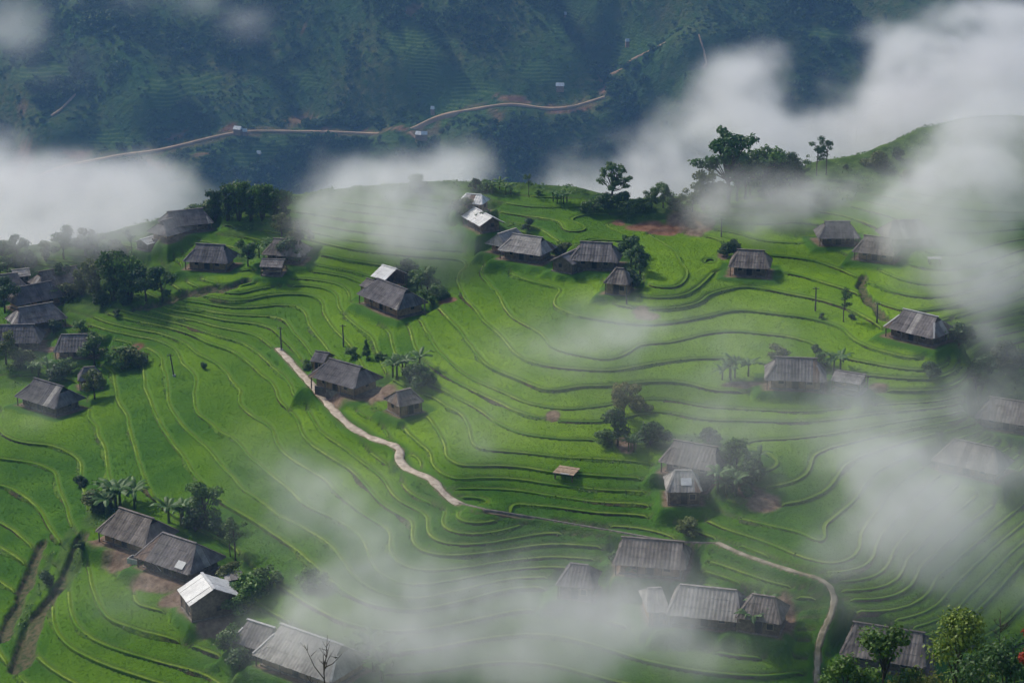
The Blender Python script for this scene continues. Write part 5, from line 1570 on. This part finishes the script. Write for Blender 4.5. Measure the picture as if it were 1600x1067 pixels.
def mist(name, label, lo, hi, voxel, blobs, nscale, dens, seed, lac=2.0, thr=0.40, soft=0.34, veil=0.0):
    """blobs: (centre, radii, amount, yaw); density = soft blobs broken up by fractal noise"""
    me = bpy.data.meshes.new(name)
    # an outline box of the bank, replaced by the density field
    o = link(name, me)
    ng = bpy.data.node_groups.new(name, 'GeometryNodeTree')
    ng.interface.new_socket('Geometry', in_out='INPUT', socket_type='NodeSocketGeometry')
    ng.interface.new_socket('Geometry', in_out='OUTPUT', socket_type='NodeSocketGeometry')
    go = ng.nodes.new('NodeGroupOutput')
    pos = ng.nodes.new('GeometryNodeInputPosition').outputs[0]
    def vm(op, a, b=None):
        n = ng.nodes.new('ShaderNodeVectorMath'); n.operation = op
        for i, x in enumerate((a, b)):
            if x is None: continue
            if hasattr(x, 'is_output'): ng.links.new(x, n.inputs[i])
            else: n.inputs[i].default_value = x
        return n.outputs['Value'] if op in ('DOT_PRODUCT', 'LENGTH') else n.outputs[0]
    def mt(op, a, b=None, c=None, clamp=False):
        n = ng.nodes.new('ShaderNodeMath'); n.operation = op; n.use_clamp = clamp
        for i, x in enumerate((a, b, c)):
            if x is None: continue
            if hasattr(x, 'is_output'): ng.links.new(x, n.inputs[i])
            else: n.inputs[i].default_value = x
        return n.outputs[0]
    def noise(vec, scale, detail, rough, w):
        n = ng.nodes.new('ShaderNodeTexNoise'); n.noise_dimensions = '4D'
        n.inputs['Scale'].default_value = scale; n.inputs['Detail'].default_value = detail; n.inputs['Roughness'].default_value = rough; n.inputs['W'].default_value = w
        ng.links.new(vec, n.inputs['Vector'])
        return n
    # turbulence bends the space before the blobs are read
    wn_ = noise(pos, nscale * 0.8, 5, 0.62, seed)
    wob = vm('SUBTRACT', wn_.outputs['Color'], (0.5, 0.5, 0.5))
    warp = vm('ADD', pos, vm('MULTIPLY', wob, (0.95 / nscale, 0.95 / nscale, 0.42 / nscale)))
    tot = None
    for (c, r, amt, yaw) in blobs:
        d = vm('SUBTRACT', warp, tuple(float(x) for x in c))
        if yaw:
            rot = ng.nodes.new('ShaderNodeVectorRotate'); rot.rotation_type = 'Z_AXIS'; rot.inputs['Angle'].default_value = -yaw
            ng.links.new(d, rot.inputs['Vector']); d = rot.outputs[0]
        d = vm('MULTIPLY', d, tuple(1.0 / float(x) for x in r))
        q = mt('SUBTRACT', 1.0, vm('DOT_PRODUCT', d, d), clamp=True)
        q = mt('MULTIPLY', mt('POWER', q, 1.3), amt)
        tot = q if tot is None else mt('ADD', tot, q)
    nn = noise(vm('MULTIPLY', pos, (1, 0.75, 1.4)), nscale, 8, 0.68, seed + 3.7)
    # wisps: noise above a threshold that falls where the bank is dense
    tot = mt('MINIMUM', tot, 1.3)
    th = mt('MULTIPLY_ADD', tot, -0.13, thr + 0.10)
    k = mt('MULTIPLY', mt('SUBTRACT', nn.outputs[0], th), 1.0 / soft, clamp=True)
    k = mt('POWER', k, 1.4)
    k = mt('MULTIPLY_ADD', k, 1 - veil, veil)
    den = mt('MULTIPLY', mt('MULTIPLY', tot, k), dens)
    vc = ng.nodes.new('GeometryNodeVolumeCube')
    ng.links.new(den, vc.inputs['Density'])
    vc.inputs['Min'].default_value = lo; vc.inputs['Max'].default_value = hi
    for ax, i in zip('XYZ', range(3)):
        vc.inputs['Resolution ' + ax].default_value = max(4, int((hi[i] - lo[i]) / (voxel if not isinstance(voxel, tuple) else voxel[i])))
    sm = ng.nodes.new('GeometryNodeSetMaterial'); sm.inputs['Material'].default_value = mist_mat
    ng.links.new(vc.outputs[0], sm.inputs[0]); ng.links.new(sm.outputs[0], go.inputs[0])
    md = o.modifiers.new('density', 'NODES'); md.node_group = ng
    me.materials.append(mist_mat)
    return tag(o, label, 'mist', kind='stuff')

def bank(u, v, ru, rv, lift, amt, rz=7.0):
    """mist lying over the slope: photo pixel, half sizes in pixels, height of its middle above the ground"""
    c = at(u, v, lift)
    c = np.array([c[0], c[1], c[2] + lift])
    m = np.linalg.norm(c - np.array([0, 0, CAM_Z])) / FPX
    ry = max((rv * m - 0.9 * rz) / 0.36, rz * 1.2)
    return (c, (ru * m * 1.25, ry * 1.2, rz * 1.1), amt, 0.0)
near = [bank(*a) for a in [
    # u, v, ru, rv, lift, amount, rz
    (600, 345, 110, 42, 9, 1.4, 9), (680, 370, 80, 44, 8, 1.0, 8), (540, 320, 90, 34, 10, 1.3, 9), (640, 300, 120, 34, 12, 1.4, 10), (480, 365, 60, 34, 7, .7, 7),
    (700, 420, 60, 40, 6, .35, 6), (90, 370, 130, 34, 8, 1.0, 9), (190, 340, 110, 30, 12, .9, 9), (160, 410, 80, 26, 8, .5, 7),
    (930, 500, 90, 50, 8, .55, 7), (1000, 530, 90, 40, 7, .5, 6), (1150, 510, 80, 34, 7, .55, 6), (850, 520, 70, 60, 7, .35, 6),
    (760, 690, 80, 60, 8, .4, 6), (660, 590, 60, 40, 7, .3, 6), (870, 560, 60, 60, 7, .4, 6),
    (430, 720, 90, 50, 8, .7, 6), (520, 770, 110, 60, 9, .75, 7), (370, 690, 40, 26, 7, .6, 5), (600, 850, 170, 80, 10, .9, 8), (700, 950, 220, 100, 11, .75, 9), (850, 1000, 230, 90, 11, .75, 9), (780, 1060, 300, 70, 12, .75, 9), (560, 950, 120, 70, 9, .9, 7), (480, 930, 70, 40, 8, .7, 6), (520, 1030, 110, 50, 9, .55, 7), (620, 780, 100, 60, 9, .6, 7), (930, 900, 120, 60, 9, .6, 7), (1010, 960, 120, 70, 9, .5, 7), (1130, 1050, 130, 50, 10, .6, 7),
    (1400, 820, 150, 90, 10, 1.2, 9), (1500, 780, 160, 90, 10, 1.2, 9), (1350, 730, 100, 70, 9, 1.0, 8), (1560, 880, 140, 80, 10, 1.2, 9), (1430, 680, 110, 60, 9, 1.0, 8), (1540, 640, 90, 60, 10, .8, 8), (1250, 900, 120, 60, 8, .45, 6), (1450, 950, 160, 60, 9, .7, 7), (1180, 830, 90, 40, 7, .35, 6), (1590, 560, 80, 60, 10, .7, 8), (1180, 660, 120, 40, 7, .4, 6), (1100, 620, 100, 40, 7, .35, 6), (1200, 580, 60, 26, 7, .4, 5),
    (1480, 420, 110, 70, 10, 1.2, 9), (1570, 440, 110, 80, 11, 1.3, 9), (1400, 360, 90, 46, 9, 1.1, 8), (1500, 340, 130, 60, 11, 1.3, 10), (1330, 320, 90, 36, 9, .95, 8), (1560, 300, 120, 60, 12, 1.4, 10), (1250, 335, 80, 30, 8, .8, 7), (1150, 310, 90, 30, 9, .9, 8), (1090, 300, 60, 30, 9, .7, 7), (1500, 260, 100, 40, 11, 1.0, 9), (1580, 215, 110, 60, 13, 1.3, 11), (1450, 225, 60, 20, 10, .5, 7), (1560, 205, 110, 50, 14, 1.6, 13), (1480, 300, 120, 50, 12, 1.1, 10), (400, 1040, 100, 40, 9, .3, 7), (470, 990, 110, 50, 9, .65, 7), (1400, 600, 120, 60, 9, .6, 7), (1330, 640, 100, 60, 9, .5, 7), (1420, 270, 70, 26, 10, .5, 7), (1200, 345, 60, 26, 7, .5, 6), (1520, 500, 90, 60, 9, .6, 7), (1410, 470, 50, 40, 7, .35, 6),
    (20, 640, 80, 50, 8, .6, 6), (60, 560, 60, 40, 8, .35, 6), (190, 930, 110, 50, 7, .45, 6), (230, 870, 60, 40, 6, .3, 5), (110, 920, 50, 40, 6, .35, 5), (570, 610, 50, 22, 4, .3, 4), (300, 930, 50, 30, 6, .3, 5), (820, 330, 60, 20, 6, .25, 5), (1300, 680, 330, 230, 12, .55, 10), (900, 930, 420, 170, 13, .6, 10), (960, 560, 280, 150, 10, .6, 9), (1150, 500, 200, 80, 9, .5, 8), (760, 650, 200, 120, 9, .45, 8), (520, 800, 220, 130, 10, .4, 8), (1480, 250, 140, 60, 13, .8, 10), (1250, 300, 160, 40, 10, .6, 8), (420, 1000, 120, 50, 9, .3, 7)]]
mist('mist', 'thin white mist drifting over the rice terraces', (-125, 225, -14), (125, 440, 72), (1.1, 1.3, 0.9), near, 0.055, 0.085, 1.3, thr=0.45, soft=0.18, veil=0.10)

def far_blob(u, v, y, ru, rv, amt, ry=60):
    c = at_y(u, v, y)
    m = np.linalg.norm(c - np.array([0, 0, CAM_Z])) / FPX
    return (c, (ru * m, ry, rv * m), amt, 0.0)
valley = [far_blob(*a) for a in [
    (60, 330, 560, 190, 80, 1.5, 70), (220, 300, 560, 110, 60, 1.0, 60), (-60, 300, 600, 150, 90, 1.4, 70), (120, 390, 540, 200, 60, 1.6, 60), (310, 330, 560, 80, 50, .7, 50),
    (640, 270, 520, 150, 46, .95, 50), (540, 275, 520, 90, 40, .9, 50), (740, 270, 520, 90, 40, .6, 50), (660, 320, 520, 240, 50, 1.0, 60),
    (960, 290, 560, 140, 60, 1.3, 70), (1080, 260, 560, 130, 80, 1.4, 70), (900, 330, 560, 120, 50, 1.3, 60), (1170, 190, 580, 110, 90, 1.1, 70), (1180, 110, 600, 90, 80, .85, 60), (1220, 50, 620, 60, 50, .5, 50), (1260, 250, 560, 140, 70, 1.2, 70), (1380, 190, 580, 130, 80, 1.2, 70),
    (1470, 130, 600, 140, 100, 1.4, 80), (1580, 120, 600, 130, 130, 1.6, 80), (1420, 90, 620, 80, 60, .9, 60), (1600, 250, 580, 140, 120, 1.5, 80), (1550, 50, 620, 110, 60, 1.0, 70), (1050, 330, 560, 130, 50, 1.3, 60)]]
mist('valley_cloud', 'bright clouds rising from the valley behind the ridge', (-260, 452, -130), (300, 700, 40), (2.6, 3.6, 2.2), valley, 0.032, 0.06, 5.1, thr=0.44, soft=0.16)
high = [far_blob(*a) for a in [(0, 40, 1000, 90, 60, .9, 60), (110, 100, 1000, 120, 50, .45, 60), (400, 35, 1000, 60, 30, .6, 50), (320, 5, 1000, 80, 24, .7, 50), (180, 5, 1000, 120, 30, .4, 50)]]
mist('high_wisp', 'faint cloud wisps before the mountain at upper left', (-330, 930, -110), (-30, 1070, 10), (5, 6, 4), high, 0.018, 0.045, 9.4)

# ------------------------------------------------------------------ foreground trees on the near hillside
def fine_tree(name, u, v_top, y, width_px, mat, lab, seed, n_cl=16, leaf=0.30, per=150, tall=1.0, cat='tree'):
    rnd = random.Random(seed)
    top = at_y(u, v_top, y)
    g = gz(top[0], top[1])
    H = top[2] - g
    m = np.linalg.norm(top - np.array([0, 0, CAM_Z])) / FPX
    rw = width_px * m / 2
    o = tag(empty(name, (top[0], top[1], g), 0), lab, cat, 'foreground trees on the near hillside')
    crown_h = min(H * .75, rw * 2.0 * tall)
    clumps = []; limbs = []
    for i in range(n_cl):
        a = rnd.uniform(0, 6.28); t = rnd.random() ** .8
        prof = math.sin(math.pi * (0.12 + 0.80 * t)) ** .8
        r = rw * prof * rnd.uniform(.35, .95)
        z = H - crown_h * (1 - t) - 0.25 * rw
        c = (math.cos(a) * r, math.sin(a) * r * .8, z)
        clumps.append((c, rw * rnd.uniform(.26, .44)))
        limbs.append(([(0, 0, max(z - rw * .9, .5)), (c[0] * .6, c[1] * .6, z - rw * .25), c], [.06, .04, .015]))
    k = per / max(rw * .28, .2) ** 2
    me = crown_mesh('crown', clumps, k, leaf, seed, M[mat], .75, .35, .3)
    link('crown', me, o)
    tr = limb_mesh('trunk', ([(0, 0, -.6), (.05, 0, H * .35), (-.06, .05, H * .65), (0, 0, H * .95)], [.14, .11, .08, .02]), limbs, M['bark'])
    link('trunk', tr, o)
    return o
fine_tree('sapling', 1388, 968, 100, 125, 'leaf', 'dark green young tree at the bottom right, left of the lime one', 3, 20, .26, 90, 1.2)
fine_tree('sapling', 1505, 950, 102, 150, 'leaf_bright', 'lime green tree, tallest of those at the bottom right', 5, 24, .24, 95, 1.25)
fine_tree('sapling', 1325, 1024, 98, 110, 'leaf', 'soft green treetop at the bottom edge left of the dark sapling', 8, 14, .24, 90, 1.0)
fine_tree('leafy_bush', 1440, 1034, 99, 130, 'leaf_yellow', 'yellow green bush top at the bottom edge under the saplings', 13, 14, .22, 100, .9, 'bush')
fine_tree('leafy_bush', 1585, 1000, 97, 200, 'leaf_dark', 'very dark bush in the bottom right corner', 17, 22, .26, 110, .9, 'bush')
fine_tree('red_leaved_shrub', 1622, 950, 92, 46, 'leaf_red', 'red leaved shoot at the right edge of the photo', 21, 10, .22, 60, 2.0, 'shrub')

def bare_tree(u, v_top, y, wpx, lab, seed, lean=0):
    rnd = random.Random(seed)
    top = at_y(u, v_top, y); g = gz(top[0], top[1]); H = top[2] - g
    m = np.linalg.norm(top - np.array([0, 0, CAM_Z])) / FPX
    rw = wpx * m / 2
    o = tag(empty('bare_shrub', (top[0], top[1], g)), lab, 'shrub')
    st = MB()
    st.tube([(0, 0, -.5), (.03 * rw, 0, H * .5), (0, 0, H)], [.06, .045, .012], 6)
    st.build('stem', M['bark'], o)
    for i in range(16):
        a = rnd.uniform(0, 6.28); z0 = H - rnd.uniform(.3, 2.6) * rw
        r = rw * rnd.uniform(.4, 1.0)
        p1 = (math.cos(a) * r * .5, math.sin(a) * r * .5, z0 + r * .35); p2 = (math.cos(a) * r, math.sin(a) * r, z0 + r * rnd.uniform(.6, 1.1))
        b = MB(); b.tube([(0, 0, z0), p1, p2], [.022, .016, .006], 5)
        for q in range(3):
            f = rnd.uniform(.4, .9); s = Vector((0, 0, z0)).lerp(Vector(p2), f)
            b.tube([s, s + Vector((rnd.uniform(-.3, .3), rnd.uniform(-.3, .3), rnd.uniform(.1, .4))) * rw * .7], [.012, .004], 4)
        b.build('twig', M['bark'], o)
bare_tree(1564, 968, 104, 44, 'bare leafless sapling right of the lime green tree', 4)
bare_tree(505, 1022, 62, 120, 'bare dark twigs rising into the bottom edge before the pale roof', 9)

# ------------------------------------------------------------------ rice: the standing crop of the paddies
nr = 420000
rx = rng.uniform(-122, 122, nr); ry = rng.uniform(237, 432, nr)
ii = np.clip(np.searchsorted(gxs, rx) - 1, 0, nx - 2); jj = np.clip(np.searchsorted(gys, ry) - 1, 0, ny - 2)
ok = (rice_m[jj, ii] > 0.75) & (soil_m[jj, ii] < 0.1) & (red_m[jj, ii] < .1) & (wild_m[jj, ii] < 0.5) & (np.abs(rx) < 0.272 * ry + 4)
rx, ry, ii, jj = rx[ok], ry[ok], ii[ok], jj[ok]
rz = Z[jj, ii] * .5 + Z[jj + 1, ii + 1] * .5
k = len(rx)
V = np.zeros((k, 9, 3), np.float32)
hh = 0.07 + 0.13 * rng.random(k)
for b in range(3):
    a = rng.uniform(0, 6.28, k); ln = 0.10 + 0.12 * rng.random(k); wd_ = 0.05 + 0.05 * rng.random(k)
    ca, sa = np.cos(a), np.sin(a)
    V[:, b * 3] = np.stack([rx - sa * wd_, ry + ca * wd_, rz - .12], 1)
    V[:, b * 3 + 1] = np.stack([rx + sa * wd_, ry - ca * wd_, rz - .12], 1)
    V[:, b * 3 + 2] = np.stack([rx + ca * ln, ry + sa * ln, rz + hh * (.7 + .3 * rng.random(k))], 1)
def rice_material():
    m, nt, b = nodes_of('rice')
    a = N(nt, 'ShaderNodeAttribute', attribute_name='hue')
    g = N(nt, 'ShaderNodeNewGeometry')
    c = mixc(nt, a.outputs['Fac'], (0.040, 0.114, 0.003), (0.158, 0.270, 0.004))
    rl = N(nt, 'ShaderNodeMath', operation='MULTIPLY'); rl.inputs[1].default_value = 0.5; nt.links.new(g.outputs['Random Per Island'], rl.inputs[0])
    c2 = mixc(nt, rl.outputs[0], c, (0.090, 0.190, 0.003))
    nt.links.new(c2, b.inputs['Base Color'])
    b.inputs['Roughness'].default_value = 0.7; b.inputs['Specular IOR Level'].default_value = 0.1
    # soft blades: shade them mostly as the leafy canopy they form
    va = N(nt, 'ShaderNodeVectorMath', operation='MULTIPLY_ADD'); va.inputs[1].default_value = (.45, .45, .45); va.inputs[2].default_value = (0, 0, .8)
    nt.links.new(g.outputs['Normal'], va.inputs[0])
    vn = N(nt, 'ShaderNodeVectorMath', operation='NORMALIZE'); nt.links.new(va.outputs[0], vn.inputs[0])
    nt.links.new(vn.outputs[0], b.inputs['Normal'])
    tr = N(nt, 'ShaderNodeBsdfTranslucent'); nt.links.new(c2, tr.inputs['Color'])
    ms = N(nt, 'ShaderNodeMixShader'); ms.inputs[0].default_value = 0.35
    nt.links.new(b.outputs[0], ms.inputs[1]); nt.links.new(tr.outputs[0], ms.inputs[2])
    nt.links.new(ms.outputs[0], nt.nodes['Material Output'].inputs['Surface'])
    return m
rme = fast_mesh('rice', V.reshape(-1, 3), np.arange(k * 9).reshape(-1, 3), rice_material())
ra = rme.attributes.new('hue', 'FLOAT', 'POINT'); ra.data.foreach_set('value', np.repeat(hue[jj, ii], 9).astype(np.float32))
tag(link('rice', rme), 'standing green rice filling the terraced paddies', 'rice', kind='stuff')

# ------------------------------------------------------------------ weeds on the banks and scrub on the untilled ground
def leaf_cloud(name, P, size, mat, lab):
    n = len(P)
    a = rng.normal(size=(n, 3)); a /= np.linalg.norm(a, axis=1)[:, None]
    nn = rng.normal(size=(n, 3)) * .6 + np.array([0, -.2, .8]); nn /= np.linalg.norm(nn, axis=1)[:, None]
    a -= nn * (a * nn).sum(1)[:, None]; a /= np.linalg.norm(a, axis=1)[:, None] + 1e-9
    b = np.cross(nn, a)
    sz = size * (.5 + rng.random(n))[:, None]
    V = np.stack([P - a * sz * .5, P + b * sz * .3, P + a * sz * .5, P - b * sz * .3], 1)
    me = fast_mesh(name, V.reshape(-1, 3), np.arange(n * 4).reshape(-1, 4), M[mat])
    return tag(link(name, me), lab, name.replace('_', ' '), kind='stuff')
leaf_cloud('bank_weeds', np.concatenate(weed_pts), .34, 'leaf', 'dark weeds growing on the terrace banks')
nsx = 260000
wx = rng.uniform(-122, 122, nsx); wy = rng.uniform(237, 431, nsx)
ii = np.clip(np.searchsorted(gxs, wx) - 1, 0, nx - 2); jj = np.clip(np.searchsorted(gys, wy) - 1, 0, ny - 2)
cl = fbm(wx / 3.0, wy / 3.0, 3)
scr = wild_m
ok = (scr[jj, ii] > .55) & (soil_m[jj, ii] < .2) & (red_m[jj, ii] < .2) & (cl + .12 > rng.random(nsx) * .6) & (np.abs(wx) < 0.275 * wy + 4) & (wy < crest_y(wx) + 9)
wx, wy, ii, jj, cl = wx[ok], wy[ok], ii[ok], jj[ok], cl[ok]
wz = (Z[jj, ii] + Z[jj + 1, ii + 1]) / 2 + np.maximum(cl, 0) * 1.1 * rng.random(len(wx)) + .05
leaf_cloud('scrub', np.stack([wx, wy, wz], 1), .42, 'leaf', 'low green scrub on the untilled ground of the spur')
